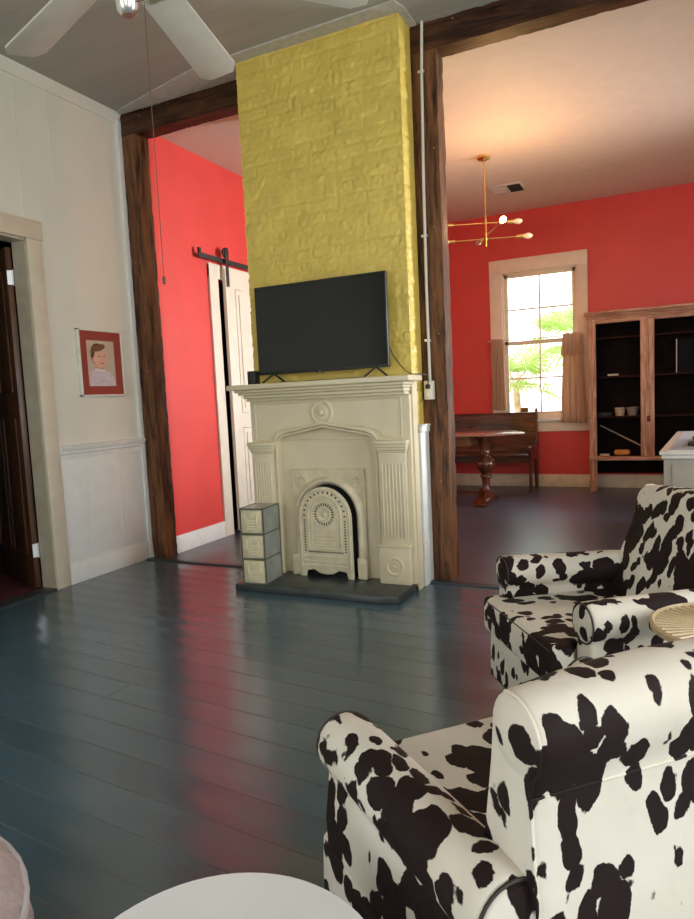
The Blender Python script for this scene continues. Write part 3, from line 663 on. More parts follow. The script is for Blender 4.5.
for k in range(3):
    z = k*H_
    d = B(-W_/2+.010, W_/2-.010, -.006, D_-.02, z+.010, z+H_-.010).build('drawer', M_tin, dt, bevel=.003)
    pp = MB().tube([(-.045, -.008, z+.13), (-.045, -.008, z+.075), (.045, -.008, z+.075), (.045, -.008, z+.13)], .0055, 6)
    for q in (.035, .052, .07, .09): pp.box(-.035, .035, -.010, -.005, z+q, z+q+.007)
    pp.build('embossed_plate', mat('pale_embossed_tin', (.72, .64, .46), .4), d)

# ------------------------------------------------------------------ picture on the left wall
pf = thing('picture_frame', 'framed portrait of a baby with red mat hanging on the pale left wall', 'picture', (XL, 3.92, 1.40))
Y0, Y1, Z0, Z1 = 3.70, 4.155, 1.405, 1.925
fx = XL
fm = B(fx+.001, fx+.034, Y0, Y0+.014, Z0, Z1).box(fx+.001, fx+.034, Y1-.014, Y1, Z0, Z1).box(fx+.001, fx+.034, Y0, Y1, Z1-.014, Z1).box(fx+.001, fx+.034, Y0, Y1, Z0, Z0+.014)
fm.build('frame', mat('silvery_white_frame', (.70, .68, .60), .3, noise_amt=.05), pf, bevel=.002)
B(fx+.001, fx+.020, Y0+.012, Y1-.012, Z0+.012, Z1-.012).build('mat_board', mat('brick_red_mat', (.30, .045, .028), .6, noise_amt=.08), pf)
M_bk = mat('photo_background_tan', (.55, .47, .36), .5, noise_amt=.04, noise_scale=4); M_skin = mat('photo_skin_tone', (.70, .42, .31), .5, noise_amt=.08); M_hair = mat('photo_hair_brown', (.16, .075, .035), .6, noise_amt=.2, noise_scale=60)
M_knit = mat('photo_lilac_knit', (.62, .55, .60), .6, noise_amt=.2, noise_scale=70); M_feat = mat('photo_dark_feature', (.09, .04, .03), .6, noise_amt=0); M_lip = mat('photo_lip_pink', (.50, .14, .12), .6, noise_amt=0); M_chk = mat('photo_cheek', (.74, .36, .28), .6, noise_amt=.05)
ph = B(fx+.019, fx+.0215, 3.785, 4.065, 1.485, 1.84).build('photograph', M_bk, pf)
def ell(cy_, cz_, ry, rz, d, mt, nm, tilt=0, n=24, par=None):
    ct, st_ = math.cos(tilt), math.sin(tilt)
    pts = [(cy_+ry*math.cos(2*PI*i/n)*ct-rz*math.sin(2*PI*i/n)*st_, cz_+ry*math.cos(2*PI*i/n)*st_+rz*math.sin(2*PI*i/n)*ct) for i in range(n)]
    return MB().prism(pts, fx+.0212, fx+.0218+d, 'x').build(nm, mt, par or ph)
bod = [(3.795, 1.487), (3.800, 1.56), (3.825, 1.605), (3.86, 1.625), (3.90, 1.61), (3.94, 1.615), (3.985, 1.60), (4.03, 1.57), (4.055, 1.52), (4.060, 1.487)]
MB().prism(bod, fx+.0212, fx+.0221, 'x').build('sweater', M_knit, ph)
ell(3.888, 1.735, .072, .085, .0007, M_hair, 'hair')
ell(3.90, 1.635, .035, .03, .0006, M_chk, 'neck'); ell(3.918, 1.705, .066, .082, .0012, M_skin, 'face', -.1); ell(3.847, 1.69, .013, .022, .0013, M_chk, 'ear')
ell(3.905, 1.785, .068, .026, .0014, M_hair, 'fringe', .25)
ell(3.905, 1.718, .009, .0045, .0018, M_feat, 'eye'); ell(3.955, 1.718, .008, .0045, .0018, M_feat, 'eye'); ell(3.938, 1.692, .008, .007, .0017, M_chk, 'nose'); ell(3.932, 1.665, .017, .006, .0018, M_lip, 'mouth'); ell(3.90, 1.678, .016, .014, .0016, M_chk, 'cheek')
cl = MB()
for k in range(7): cl.prism([(3.855+k*.015+.008*math.cos(a*PI/4), 1.610+.006*math.sin(k)+.009*math.sin(a*PI/4)) for a in range(8)], fx+.0212, fx+.0226, 'x')
cl.build('collar', mat('photo_white_lace', (.78, .74, .76), .6, noise_amt=.1), ph)
B(fx+.0225, fx+.0240, Y0+.013, Y1-.013, Z0+.013, Z1-.013).build('glazing', M_glass, pf)

# ------------------------------------------------------------------ left door (open into the side room)
ld = thing('panel_door', 'dark brown wooden door standing open in the left doorway', 'door', (-4.175, 3.300, .012), math.radians(160), True)
dw = B(0, .80, -.02, .02, 0, 2.46)
dw.build('door_leaf', M_doorwood, ld, bevel=.002)
fr_ = MB()
for s_y in (-.022, .022):
    for (x0, x1, z0, z1) in ((.10, .37, 1.45, 2.3), (.45, .70, 1.45, 2.3), (.10, .37, .25, 1.25), (.45, .70, .25, 1.25)):
        fr_.tube([(x0, s_y, z0), (x1, s_y, z0), (x1, s_y, z1), (x0, s_y, z1)], .008, 6, closed=True)
fr_.build('panel_moulding', M_doorwood, ld)
for z in (.28, 2.25): B(-.003, .003, -.019, .019, z-.05, z+.05).tube([(-.004, -.020, z-.055), (-.004, -.020, z+.055)], .006, 8).build('hinge', M_steel, ld)
MB().lathe([(.001, 0), (.012, 0), (.010, .03), (.026, .045), (.026, .06), (.001, .07)], (.74, .02, 1.0), 'y', 16).build('door_knob', M_brass, ld)

# ------------------------------------------------------------------ barn door and its rail
bdr = thing('barn_door', 'cream panelled sliding barn door hanging on the coral wall', 'door', (-3.85, 5.9, .02))
B(-3.862, -3.826, 5.405, 6.40, .03, 2.60).build('door_leaf', M_barn, bdr, bevel=.003)
for (y0, y1, z0, z1) in ((5.56, 5.86, .25, 1.05), (5.96, 6.25, .25, 1.05), (5.56, 5.86, 1.2, 2.42), (5.96, 6.25, 1.2, 2.42)):
    if True:
        pm = MB().tube([(-3.826, y0, z0), (-3.826, y1, z0), (-3.826, y1, z1), (-3.826, y0, z1)], .010, 6, closed=True)
        pm.box(-3.826, -3.816, y0+.05, y1-.05, z0+.05, z1-.05); pm.build('raised_panel', M_barn, bdr)
for y in (5.44, 6.30):
    hg = B(-3.822, -3.816, y-.022, y+.022, 2.43, 2.70).lathe([(.001, 0), (.048, 0), (.048, .016), (.001, .016)], (-3.84, y, 2.755), 'x', 20)
    hg.box(-3.820, -3.812, y-.024, y+.024, 2.68, 2.80)
    for z in (2.47, 2.55): hg.lathe([(.001, 0), (.012, 0), (.010, .008), (.001, .010)], (-3.816, y, z), 'x', 10)
    hg.build('hanger', M_black, bdr, bevel=.001)
rl = thing('barn_door_rail', 'black steel track above the cream sliding door', 'rail', (-3.87, 6.1, 2.66))
B(-3.852, -3.844, 5.04, 7.2, 2.655, 2.700).build('track', M_black, rl)
for y in (5.12, 5.9, 6.7): MB().lathe([(.001, 0), (.014, 0), (.014, .05), (.001, .05)], (-3.898, y, 2.678), 'x', 10).build('spacer', M_black, rl)
B(-3.856, -3.836, 5.04, 5.07, 2.69, 2.74).build('stop', M_black, rl)

# ------------------------------------------------------------------ ceiling fan
FX, FY, FZ = -1.555, 1.756, 2.76
fn = thing('ceiling_fan', 'ceiling fan with pale blades hanging over the front room', 'ceiling fan', (FX, FY, 2.60))
MB().tube([(FX, FY, FZ+.06), (FX, FY, ZC)], .014, 10).lathe([(.001, 0), (.03, 0), (.07, .06), (.07, .075), (.001, .075)], (FX, FY, ZC-.075), 'z', 20).build('downrod', M_nickel, fn)
MB().lathe([(.001, -.05), (.07, -.05), (.10, -.03), (.115, .02), (.10, .07), (.04, .09), (.001, .09)], (FX, FY, FZ), 'z', 28).build('motor_housing', M_nickel, fn)
MB().lathe([(.001, -.20), (.02, -.20), (.035, -.185), (.042, -.12), (.045, -.05), (.001, -.05)], (FX, FY, FZ), 'z', 20).build('switch_housing', M_nickel, fn)
for a in (105, 162, 222, 282, 342, 45):
    ar_ = math.radians(a); ca, sa = math.cos(ar_), math.sin(ar_)
    prof = [(.18, -.065), (.80, -.083), (.855, -.055), (.855, .055), (.80, .083), (.18, .065)]
    bl_ = MB().prism(prof, -.005, .005, 'z').xf(lambda x, y, z: (FX+x*ca-y*sa, FY+x*sa+y*ca, FZ+z-y*.22))
    bo = bl_.build('fan_blade', M_fan, fn, bevel=.002)
    MB().prism([(.09, -.018), (.20, -.03), (.26, -.04), (.26, .04), (.20, .03), (.09, .018)], -.012, -.005, 'z').xf(lambda x, y, z: (FX+x*ca-y*sa, FY+x*sa+y*ca, FZ+z-y*.22)).build('blade_bracket', M_nickel, bo)
PX, PY = -1.483, 1.752
pc = MB().tube([(FX, FY, 2.60), (PX, PY, 2.585), (PX, PY, 2.57), (PX, PY, 1.725)], .0014, 6).lathe([(.001, 0), (.005, .003), (.006, .02), (.002, .028), (.001, .028)], (PX, PY, 1.70), 'z', 10)
pc.build('pull_chain', mat('dark_bronze_chain', (.12, .08, .05), .5, .5), fn)

# ------------------------------------------------------------------ cowhide armchairs
def chair(loc, fdeg, label, by, roll_r, ar_rear, zr=.81):
    """local frame: forward is -Y"""
    c = thing('armchair', label, 'armchair', (*loc, 0), math.radians(fdeg+90), True, group=None)
    HW = .255
    # base / skirt, a little flared
    b = MB().prism([(-.375, -.40), (.375, -.40), (.375, by+.03), (-.375, by+.03)], .10, .34, 'z')
    b.xf(lambda x, y, z: (x*(1+(.34-z)*.10), y*(1+(.34-z)*.06), z)).build('skirt', M_cow, c, bevel=.018, seg=3)
    # seat cushion (T shaped front)
    tp = [(-.298, -.46), (.298, -.46), (.298, -.375), (.252, -.36), (.252, by-.08), (-.252, by-.08), (-.252, -.36), (-.298, -.375)]
    sc_ = MB().prism(tp, .335, .476, 'z')
    sc_.build('seat_cushion', M_cow, c, bevel=.030, seg=5, sharp=80)
    pi = MB()
    for z in (.352, .462): pi.tube([(-.292, -.39, z), (-.280, -.456, z), (.280, -.456, z), (.292, -.39, z)], .003, 6)
    pi.build('cushion_piping', M_pipe, c)
    # arms
    for s in (-1, 1):
        cx, cz, R = s*.322, .556, .067
        pr = []
        for i in range(19):
            a = math.radians(-50+i*280/18) if s > 0 else math.radians(230-i*280/18)
            pr.append((cx+R*math.cos(a)*1.0, cz+R*math.sin(a)))
        if s > 0: poly = [(.372, .12), (.378, .40), *pr, (.268, .40), (.262, .12)]
        else: poly = [(-.372, .12), (-.378, .40), *pr, (-.268, .40), (-.262, .12)]
        y0, y1 = -.36, ar_rear
        N = 10; vs = []; P = len(poly)
        for j in range(N+1):
            t = j/N; y = y0+(y1-y0)*t; sc1 = 1+.035*math.sin(PI*t)*0
            for (x, z) in poly: vs.append((x-s*.048*t, y, z-.012*max(0, t-.2) if z > .4 else z))
        # slightly domed ends
        fs = [(j*P+k, j*P+(k+1) % P, (j+1)*P+(k+1) % P, (j+1)*P+k) for j in range(N) for k in range(P)]
        fs += [tuple(range(P)), tuple(N*P+k for k in reversed(range(P)))]
        am = MB().add(vs, fs).build('arm', M_cow, c, bevel=.012, seg=3, sharp=60)
        for y, zz, dx in ((y0-.001, 0, 0), (y1+.001, -.0096, -s*.048)):
            ring = MB().tube([(cx+dx+(R-.004)*math.cos(2*PI*k/28), y, cz+zz+(R-.004)*math.sin(2*PI*k/28)) for k in range(28)], .0032, 6, closed=True); ring.build('arm_piping', M_pipe, am)
        for y, zz, sg, dx in ((y0, 0, -1, 0), (y1, -.0096, 1, -s*.048)):
            MB().lathe([(.001, .014), (.03, .012), (.055, .006), (R-.008, 0)][::-1], (cx+dx, y, cz+zz), 'y', 28, sg).build('arm_disc', M_cow, am)
    # back: front face, roll over, rear face
    R = roll_r
    pts = [(.08, .30), (.066, .46), (.066+(by-.066-R)*.42, .62), (.066+(by-.066-R)*.85, .745)]
    for i in range(15):
        a = math.radians(170-i*215/14); pts.append((by+R*math.cos(a), zr+R*math.sin(a)))
    pts += [(by+.035, .735), (by+.045, .60), (by+.058, .35), (by+.065, .12), (by-.06, .12)]
    N = 14; vs = []; P = len(pts)
    for j in range(N+1):
        u = -1+2*j/N; x = HW*u; cr_w = .012*(1-u*u)
        for (y, z) in pts: vs.append((x, y-(cr_w if y < by else -cr_w*.6), z+(.012*(1-u*u) if z > .78 else 0)))
    fs = [(j*P+k, j*P+(k+1) % P, (j+1)*P+(k+1) % P, (j+1)*P+k) for j in range(N) for k in range(P)]
    fs += [tuple(range(P)), tuple(N*P+k for k in reversed(range(P)))]
    bk = MB().add(vs, fs).build('backrest', M_cow, c, bevel=.010, seg=3, sharp=60)
    pi = MB()
    for s in (-1, 1):
        x = s*(HW+.001)
        pi.tube([(x, y, z) for y, z in pts[8:20]], .003, 6)
        pi.tube([(x, y, z) for y, z in pts[19:23]], .003, 6)
        MB().lathe([(.001, .012), (.03, .010), (R*.7, .005), (R-.006, 0)][::-1], (s*HW, by, zr), 'x', 28, s).build('back_disc', M_cow, bk)
    pi.tube([(-HW, by+.036, .733), (0, by+.043, .733), (HW, by+.036, .733)], .003, 6)
    pi.build('back_piping', M_cow, bk)
    for sx_, sy_ in ((-1, -1), (1, -1), (-1, 1), (1, 1)):
        y = -.33 if sy_ < 0 else by-.02
        MB().prism([(sx_*.32-.022, y-.022), (sx_*.32+.022, y-.022), (sx_*.32+.022, y+.022), (sx_*.32-.022, y+.022)], 0, .11, 'z').xf(
            lambda x, yy, z: (sx_*.32+(x-sx_*.32)*(.7+z*3), y+(yy-y)*(.7+z*3), z)).build('leg', M_legwood, c, bevel=.003)
    return c
def org(front, fdeg, side):
    """chair centre from the position of one arm's front end; side=-1: the arm on -x local"""
    a = math.radians(fdeg); F = Vector((math.cos(a), math.sin(a))); R_ = Vector((F.y, -F.x))
    return Vector(front) - .36*F - side*.32*R_
o1_ = org((-.63, 1.23), 136.5, -1)
chair(o1_, 136.5, 'cowhide print armchair in the foreground, seen from behind beside the white table', .18, .061, .20)
o2_ = org((-.60, 2.66), 215, 1)
chair(o2_, 215, 'farther cowhide print armchair, facing left beside the round cane table', .262, .064, .25, .822)

# ------------------------------------------------------------------ small tables and ottoman
wt = thing('round_side_table', 'round white-topped table in the foreground at the bottom of the picture', 'table', (-.548, .642, 0))
MB().lathe([(.001, 0), (.235, 0), (.247, .008), (.249, .016), (.244, .024), (.001, .025)], (-.548, .642, .476), 'z', 64).build('table_top', M_lampwhite, wt)
MB().lathe([(.001, 0), (.02, 0), (.02, .02), (.016, .05), (.016, .45), (.05, .476), (.001, .476)], (-.548, .642, 0), 'z', 20).build('pedestal', M_white, wt)
MB().lathe([(.001, 0), (.15, 0), (.15, .010), (.02, .025), (.001, .025)], (-.548, .642, 0), 'z', 40).build('table_base', M_white, wt)
ct = thing('cane_side_table', 'round tan cane side table between the two cowhide armchairs', 'table', (.175, 2.09, 0))
tc_ = (.175, 2.09, .585)
MB().lathe([(.001, 0), (.205, 0), (.215, .006), (.216, .022), (.208, .026), (.200, .018), (.001, .018)], tc_, 'z', 56).build('table_top', M_cane, ct)
rb = MB()
for k in range(48):
    a = 2*PI*k/48; rb.tube([(tc_[0]+.09*math.cos(a), tc_[1]+.09*math.sin(a), tc_[2]+.018), (tc_[0]+.20*math.cos(a), tc_[1]+.20*math.sin(a), tc_[2]+.019)], [.0025, .0045], 6)
rb.build('cane_ribs', mat('pale_cane_rib', (.62, .48, .29), .45), ct)
for k in range(3):
    a = 2*PI*k/3+.5; MB().tube([(tc_[0]+.13*math.cos(a), tc_[1]+.13*math.sin(a), tc_[2]), (tc_[0]+.17*math.cos(a), tc_[1]+.17*math.sin(a), 0)], .012, 10).build('leg', M_cane, ct)
ot = thing('ottoman', 'pinkish beige quilted round ottoman at the bottom left corner', 'ottoman', (-1.40, .45, 0))
vs = []; fs = []; NA, prof = 96, [(.30, .0), (.40, .01), (.435, .08), (.44, .20), (.445, .32), (.435, .375), (.40, .405), (.33, .42), (.2, .425), (.05, .42)]
for r, z in prof:
    for k in range(NA):
        a = 2*PI*k/NA; q = 1+(.018*abs(math.cos(a*14)) if r > .25 else 0)
        vs.append((-1.4+r*q*math.cos(a), .45+r*q*math.sin(a), z))
for i in range(len(prof)-1):
    for k in range(NA): fs.append((i*NA+k, i*NA+(k+1) % NA, (i+1)*NA+(k+1) % NA, (i+1)*NA+k))
fs += [tuple(reversed(range(NA))), tuple((len(prof)-1)*NA+k for k in range(NA))]
MB().add(vs, fs).build('ottoman_cover', M_quilt, ot, sharp=70)
rr_ = MB()
for r, z in ((.443, .37), (.36, .417), (.452, .12)): rr_.tube([(-1.4+r*math.cos(2*PI*k/48), .45+r*math.sin(2*PI*k/48), z) for k in range(48)], .007, 6, closed=True)
rr_.build('piping', mat('pale_lilac_piping', (.66, .60, .62), .7), ot)

# ------------------------------------------------------------------ grey cabinet in the back room
gc = thing('sideboard', 'grey painted sideboard with a pale marble top behind the far armchair', 'sideboard', (-.03, 4.79, 0), math.radians(-4), True)
GW, GD, GH = 1.0, 1.98, .85
B(.025, GW-.02, .03, GD-.03, .06, GH-.05).box(.04, GW-.04, .05, GD-.05, 0, .06).build('cabinet_body', M_greypaint, gc, bevel=.004)
B(.0, GW, 0, GD, GH-.025, GH).box(.012, GW-.012, .012, GD-.012, GH-.05, GH-.025).build('marble_top', mat('worn_white_top_paint', (.66, .62, .56), .35), gc, bevel=.006)
B(.05, GW-.05, .05, GD-.05, GH, GH+.004).build('top_inlay', M_marble, gc)
for x0, x1 in ((.075, .46), (.50, .93)): B(x0, x1, .018, .03, .12, GH-.09).build('door_panel', M_greypaint, gc, bevel=.004)
o = MB().prism([(.10, .35), (.14, .62), (.11, .95), (.22, 1.05), (.42, .95), (.5, .6), (.38, .3), (.22, .28)], GH+.005, GH+.03, 'z')
ca_, sa_ = math.cos(math.radians(-4)), math.sin(math.radians(-4))
o.xf(lambda x, y, z: (-.03+(x+.05)*ca_-y*sa_, 4.79+(x+.05)*sa_+y*ca_, z))
tag(o.build('folded_cloth', mat('navy_black_cloth', (.02, .025, .035), .8, noise_amt=.3, noise_scale=30), bevel=.008), 'dark navy folded cloth lying on the marble sideboard top', 'cloth')

# ------------------------------------------------------------------ display cabinet on the back wall
bc = thing('display_cabinet', 'tall worn pine display cabinet with open dark shelves on the red back wall', 'cabinet', (-.2, 8.8, 0))
X0, X1, YFr = -.83, .47, 8.62
for q in ((X0, -.745, YFr, YFr+.04, .0, 2.10), (.385, X1, YFr, YFr+.04, .0, 2.10), (-.25, -.10, YFr-.005, YFr+.035, .43, 2.055)): B(*q).build('stile', M_pine, bc, bevel=.004)
B(-.745, .385, YFr, YFr+.04, 2.045, 2.10).build('top_rail', M_pinex, bc, bevel=.004)
B(X0-.01, X1+.01, YFr-.02, YFr+.06, .385, .435).build('bottom_rail', M_pinex, bc, bevel=.01, seg=3)
B(X0-.012, X1+.012, YFr-.02, 8.985, 2.10, 2.125).box(X0-.028, X1+.028, YFr-.038, 8.985, 2.125, 2.15).box(X0-.045, X1+.045, YFr-.058, 8.985, 2.15, 2.185).build('cornice', M_pinex, bc, bevel=.008, seg=3)
B(X0, X0+.03, YFr+.04, 8.985, .0, 2.10).build('side_panel', M_pine, bc); B(X1-.03, X1, YFr+.04, 8.985, 0, 2.10).build('side_panel', M_pine, bc)
B(X0+.03, X1-.03, 8.965, 8.985, .19, 2.10).box(X0+.03, X1-.03, YFr+.06, 8.965, 2.08, 2.10).box(X0+.031, X0+.036, YFr+.045, 8.965, .44, 2.08).build('back_panel', M_cabin, bc)
B(X0+.03, X1-.03, YFr+.04, 8.975, .40, .43).build('shelf', M_cabin, bc)
for z in (.90, 1.39, 1.86): B(X0+.035, X1-.03, YFr+.07, 8.965, z, z+.022).build('shelf', mat('dark_shelf_wood', (.028, .012, .009), .8, spec=.1), bc)
B(-.165, -.145, YFr-.012, YFr-.005, .87, 1.92).build('door_astragal', M_pine, bc, bevel=.002)
B(-.185, -.145, YFr-.022, YFr-.010, .85, .92).build('latch', mat('dark_red_latch', (.12, .02, .015), .5), bc, bevel=.003)
MB().lathe([(.001, 0), (.03, 0), (.036, .03), (.026, .06), (.036, .10), (.026, .14), (.001, .14)], (X0+.03, YFr-.004, 0), 'z', 16).build('foot', M_pine, bc)
def item(nm, mb, mt, lab, cat, **k): tag(mb.build(nm, mt, **k), lab, cat)
item('paper_box', B(-.62, -.50, YFr+.10, YFr+.18, 1.4125, 1.435), mat('pale_card', (.55, .5, .46), .7), 'small pale flat box on the upper left cabinet shelf', 'box', bevel=.002)
item('wicker_basket', MB().lathe([(.001, 0), (.05, 0), (.062, .09), (.055, .1), (.045, .085), (.001, .02)], (-.49, YFr+.16, .9225), 'z', 20), mat('dim_wicker', (.42, .33, .22), .8, noise_amt=.4, noise_scale=60), 'small wicker pot on the middle left cabinet shelf', 'pot')
item('serving_tray', MB().lathe([(.001, 0), (.08, 0), (.10, .04), (.092, .04), (.07, .012), (.001, .012)], (-.67, YFr+.17, .9225), 'z', 24), mat('dim_pewter', (.12, .11, .10), .4, .5), 'dark shallow bowl at the left of the middle cabinet shelf', 'bowl')
item('glass_bowl', MB().lathe([(.001, 0), (.05, 0), (.075, .10), (.07, .10), (.04, .01), (.001, .01)], (-.345, YFr+.17, .9225), 'z', 24), mat('dim_ceramic', (.25, .19, .16), .4), 'dim rounded bowl at the right of the middle cabinet shelf', 'bowl')
item('walking_stick', MB().tube([(-.73, 8.93, .80), (-.26, YFr+.10, .56), (-.245, YFr+.09, .555)], .010, 8), mat('grey_stick', (.35, .30, .25), .6), 'thin pale stick leaning across the lowest left shelf', 'stick')
item('orange_pouch', MB().rbox((-.465, YFr+.13, .472), (.19, .10, .072), .034, 6), mat('tan_orange_leather', (.62, .25, .05), .6), 'tan orange pouch on the lowest left cabinet shelf', 'pouch')
item('card_stack', B(-.72, -.61, YFr+.09, YFr+.17, .4305, .455), mat('pale_card_b', (.6, .48, .38), .7), 'small pale stack of cards on the lowest left shelf', 'cards', bevel=.002)
ff = thing('small_picture', 'dark picture with a thin pale left edge on the right cabinet shelf', 'picture', (.27, YFr+.12, 1.412))
B(.14, .42, YFr+.10, YFr+.12, 1.413, 1.80).build('picture_panel', mat('dark_print', (.008, .009, .011), .8, spec=.1), ff); B(.13, .14, YFr+.098, YFr+.122, 1.413, 1.80).build('pale_edge', mat('pale_metal_edge', (.5, .47, .42), .4), ff)

# ------------------------------------------------------------------ cafe curtains, rod
rd_ = thing('curtain_rod', 'thin pale rod across the middle of the palm window', 'curtain rod', (-1.5, 8.90, 1.95))
MB().tube([(-2.12, 8.90, 1.955), (-.90, 8.90, 1.955)], .007, 8).lathe([(.001, -.012), (.012, 0), (.001, .014)], (-2.12, 8.90, 1.955), 'x', 12).build('rod', M_conduit, rd_)
for x in (-2.06, -.93): B(x-.006, x+.006, 8.90, 8.97, 1.945, 1.965).build('bracket', M_conduit, rd_)
def curtain(xa, xb, za, zb, wide, lab):
    """pleated cloth: gathered at the rod, falling and spreading below"""
    c = thing('curtain', lab, 'curtain', ((xa+xb)/2, 8.88, zb))
    vs = []; fs = []; NX, NZ = 60, 30
    for side in (0, 1):
        for j in range(NZ+1):
            t = j/NZ; z = za+(zb-za)*t
            for i in range(NX+1):
                u = i/NX; spread = .62+.38*t**.6
                cx = xa+(xb-xa)*.5; wd = (xb-xa)*spread
                x = cx+(u-.5)*wd + wide*t*t
                y = 8.880 + .030*math.sin(u*PI*2*4+.6*math.sin(t*3)) *(.5+.5*t) + .004*side
                vs.append((x, y, z+.004*math.sin(u*30)))
    P = NX+1; Q = P*(NZ+1)
    for j in range(NZ):
        for i in range(NX):
            a = j*P+i; fs.append((a, a+1, a+P+1, a+P)); fs.append((Q+a, Q+a+P, Q+a+P+1, Q+a+1))
    for i in range(NX): a = NZ*P+i; fs.append((a, a+1, Q+a+1, Q+a)); fs.append((i, Q+i, Q+i+1, i+1))
    for j in range(NZ): a = j*P; fs.append((a, a+P, Q+a+P, Q+a)); a += NX; fs.append((a, Q+a, Q+a+P, a+P))
    MB().add(vs, fs).build('cloth', M_linen, c)
    # flounced heading
    vs = []; fs = []; n = 40
    for side in (0, 1):
        for j in range(7):
            t = j/6
            for i in range(n+1):
                u = i/n; wd = (xb-xa)*(.72+.18*t)
                vs.append(((xa+xb)/2+(u-.5)*wd, 8.855+.014*math.sin(u*PI*2*5)*(.4+t)-.004*side, za+.05-.26*t-.03*abs(math.sin(u*PI*3))*t))
    P = n+1; Q = P*7
    for j in range(6):
        for i in range(n): a = j*P+i; fs.append((a, a+1, a+P+1, a+P)); fs.append((Q+a, Q+a+P, Q+a+P+1, Q+a+1))
    for i in range(n): a = 6*P+i; fs.append((a, a+1, Q+a+1, Q+a)); fs.append((i, Q+i, Q+i+1, i+1))
    MB().add(vs, fs).build('heading', M_linen, c)
    for k in range(4):
        x = xa+(xb-xa)*(.2+.2*k); MB().tube([(x+.012*math.cos(a*PI/4), 8.882, 1.955+.013*math.sin(a*PI/4)) for a in range(8)], .0025, 5, closed=True).build('tie', M_linen, c)
curtain(-2.09, -1.885, 1.93, 1.04, -.0, 'short taupe curtain on the left side of the palm window')
curtain(-1.20, -.885, 1.93, .85, -.0, 'short taupe curtain on the right side of the palm window, by the cabinet')

# ------------------------------------------------------------------ bench and table
bn = thing('settle_bench', 'dark high-backed wooden pew bench under the window', 'bench', (-2.4, 8.7, 0))
BX0, BX1 = -3.35, -1.50
B(BX0, BX1-.03, 8.86, 8.885, .42, .985).xf(lambda x, y, z: (x, y+(z-.42)*.10, z)).build('bench_back', M_mahog, bn)
B(BX0, BX1-.02, 8.855, 8.925, .975, 1.0).xf(lambda x, y, z: (x, y+.045, z)).build('back_cap', M_mahog, bn, bevel=.006)
B(BX0, BX1-.03, 8.42, 8.88, .455, .49).build('bench_seat', M_mahog, bn, bevel=.006)
B(BX0+.03, BX1-.05, 8.50, 8.52, .37, .455).build('seat_apron', M_mahog, bn)
for x in (BX1-.035, BX0-.0):
    pts = [(8.40, 0), (8.50, 0), (8.505, .06), (8.50, .28), (8.56, .40), (8.80, .40), (8.84, .05), (8.84, 0), (8.94, 0), (8.965, .5), (8.985, 1.02), (8.94, 1.05), (8.915, 1.0), (8.87, .66), (8.80, .60), (8.42, .585), (8.375, .555), (8.38, .51), (8.42, .47), (8.44, .38), (8.42, .2)]
    MB().prism(pts, x, x+.035, 'x').build('bench_end', M_mahogz, bn, bevel=.005)
pt_ = thing('pedestal_table', 'dark turned-pedestal table with a worn top in front of the bench', 'table', (-1.87, 7.6, 0))
MB().prism([(-3.1, 7.30), (-1.80, 7.30), (-1.42, 7.60), (-1.62, 7.97), (-3.1, 7.97)], .795, .82, 'z').build('table_top', M_top, pt_, bevel=.006)
B(-2.75, -2.02, 7.44, 7.80, .68, .795).build('apron', wood_mat('orange_brown_apron', (.12, .04, .012), (.28, .11, .035), .4, (1.2, 10, 10)), pt_, bevel=.004)
for px_ in (-1.88, -2.9):
    MB().lathe([(.001, .10), (.06, .10), (.055, .15), (.04, .17), (.045, .28), (.065, .31), (.06, .33), (.045, .345), (.10, .40), (.118, .45), (.105, .50), (.05, .545), (.045, .57), (.06, .59), (.05, .62), (.07, .70), (.13, .795), (.001, .795)], (px_, 7.6, 0), 'z', 28).build('turned_pedestal', M_mahogz, pt_)
    MB().prism([(7.28, .0), (7.28, .035), (7.34, .065), (7.47, .075), (7.52, .13), (7.56, .16), (7.64, .16), (7.68, .13), (7.73, .075), (7.86, .065), (7.92, .035), (7.92, 0)], px_-.075, px_+.075, 'x').build('sled_foot', M_mahogz, pt_, bevel=.006)
B(-2.9, -1.88, 7.58, 7.62, .09, .13).build('stretcher', M_mahog, pt_)

# ------------------------------------------------------------------ chandelier
hx, hy = -1.60, 6.75
ch = thing('chandelier', 'brass rod chandelier with one lit bulb hanging in the back room', 'chandelier', (hx, hy, 2.74))
MB().lathe([(.001, -.028), (.055, -.028), (.066, -.022), (.068, 0), (.001, 0)], (hx, hy, ZC2), 'z', 28).build('canopy', M_brass, ch)
MB().tube([(hx, hy, ZC2-.02), (hx, hy, 2.74)], .0085, 10).build('stem', M_brass, ch)
def rod(p0, p1, lit1=False):
    p0, p1 = Vector(p0), Vector(p1); d = (p1-p0).normalized()
    a = MB().tube([p0, p1], .006, 8).lathe([(.001, -.02), (.014, -.018), (.014, .018), (.001, .02)], (hx, hy, p0.z), 'z', 12).build('arm', M_brass, ch)
    for q, s, lit in ((p0, -1, False), (p1, 1, lit1)):
        MB().tube([q, q+d*s*.055], [.017, .019], 12).build('socket', M_brass, a)
        e = q+d*s*.055; pts = [e+d*s*k for k in (0, .02, .045, .07, .09, .10)]
        MB().tube(pts, [.012, .02, .028, .028, .017, .004], 14).build('bulb', M_bulbon if lit else M_bulb, a)
rod((-1.915, 6.70, 2.985), (-1.42, 6.90, 2.985))
rod((-1.90, 6.69, 2.82), (-1.32, 6.87, 2.82))
rod((-1.70, 6.97, 2.86), (-1.38, 6.38, 2.86), True)
pld = bpy.data.lights.new('bulb_light', 'POINT'); pld.energy = 42; pld.color = (1, .55, .22); pld.shadow_soft_size = .04
plo = bpy.data.objects.new('bulb_light', pld); C.objects.link(plo); plo.location = (-1.31, 6.24, 2.86)

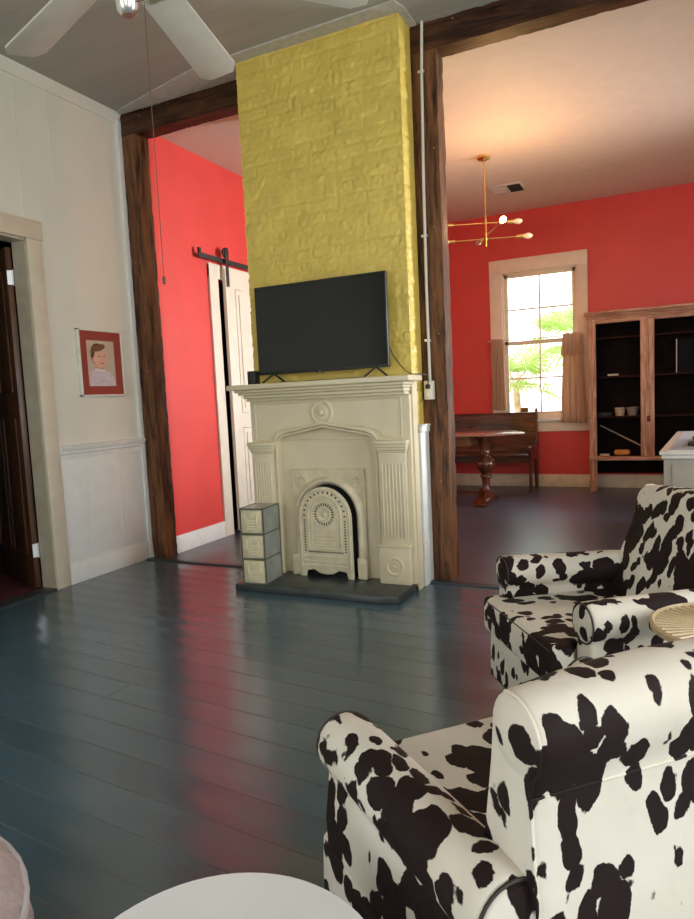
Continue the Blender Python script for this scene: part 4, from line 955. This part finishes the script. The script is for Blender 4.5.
# ceiling vent
vt = thing('ceiling_vent', 'white rectangular air vent in the back room ceiling', 'vent', (-1.62, 7.93, ZC2-.012))
B(-1.81, -1.43, 7.74, 8.12, ZC2-.010, ZC2).build('vent_frame', mat('pale_vent_paint', (.60, .52, .46), .5), vt, bevel=.002)
B(-1.785, -1.625, 7.79, 8.07, ZC2-.012, ZC2-.009).build('vent_plate', mat('grey_vent_louver', (.30, .26, .24), .6), vt)
B(-1.60, -1.455, 7.79, 8.07, ZC2-.012, ZC2-.009).build('vent_opening', M_dark, vt)  # black plate painted in for the shade inside the vent
for k in range(8):
    y = 7.80+k*.033; B(-1.785, -1.625, y, y+.006, ZC2-.018, ZC2-.011).build('louver', mat('pale_vent_paint', (.6, .52, .46), .5), vt)

# ------------------------------------------------------------------ palms outside the window
def fan_leaf(mb, base, direc, L, rng):
    d = Vector(direc).normalized(); side = d.cross(Vector((0, 0, 1))).normalized(); upv = side.cross(d)
    n = 20
    for k in range(n):
        a = math.radians(-115+230*k/(n-1)); q = (d*math.cos(a)+side*math.sin(a)).normalized(); l_ = L*(.75+.25*math.cos(a))*rng.uniform(.9, 1.05)
        w_ = L*.032; sd = q.cross(upv).normalized()
        p0 = Vector(base); p1 = p0+q*l_*.45+upv*.03; p2 = p0+q*l_+upv*(-.12*l_)
        mb.add([p0, p1+sd*w_, p2, p1-sd*w_], [(0, 1, 2, 3)])
def palm(loc, h, spread, n, label, L, seed, mt):
    rng = random.Random(seed); t = thing('fan_palm', label, 'palm tree', loc)
    x, y, z = loc
    MB().tube([(x, y, z), (x+.05, y, z+h*.5), (x, y, z+h)], [.09, .07, .06], 12).build('trunk', M_trunk, t)
    lf = MB(); st_ = MB()
    for k in range(n):
        a = 2*PI*k/n+rng.uniform(-.3, .3); e = rng.uniform(-.3, 1.2); r = spread*rng.uniform(.6, 1.0)
        dr = Vector((math.cos(a)*math.cos(e), math.sin(a)*math.cos(e), math.sin(e)))
        b0 = Vector((x, y, z+h)); b1 = b0+dr*r; st_.tube([b0, b0+dr*r*.5+Vector((0, 0, .05)), b1], .012, 5)
        fan_leaf(lf, b1, dr+Vector((0, 0, -.35)), L*rng.uniform(.85, 1.1), rng)
    lf.build('frond', mt, t, smooth=False); st_.build('frond_stalk', M_trunk, t)
palm((-2.3, 11.6, -.6), 1.95, .6, 20, 'bushy green fan palm outside the left part of the window', .72, 3, M_palm)
palm((-1.55, 13.4, -.6), 2.7, .7, 20, 'green fan palm outside the right part of the window', .85, 5, M_palm)
palm((-1.9, 16.5, -.6), 4.6, .9, 11, 'taller thin tan palm standing behind the green palms', .55, 9, M_palm2)
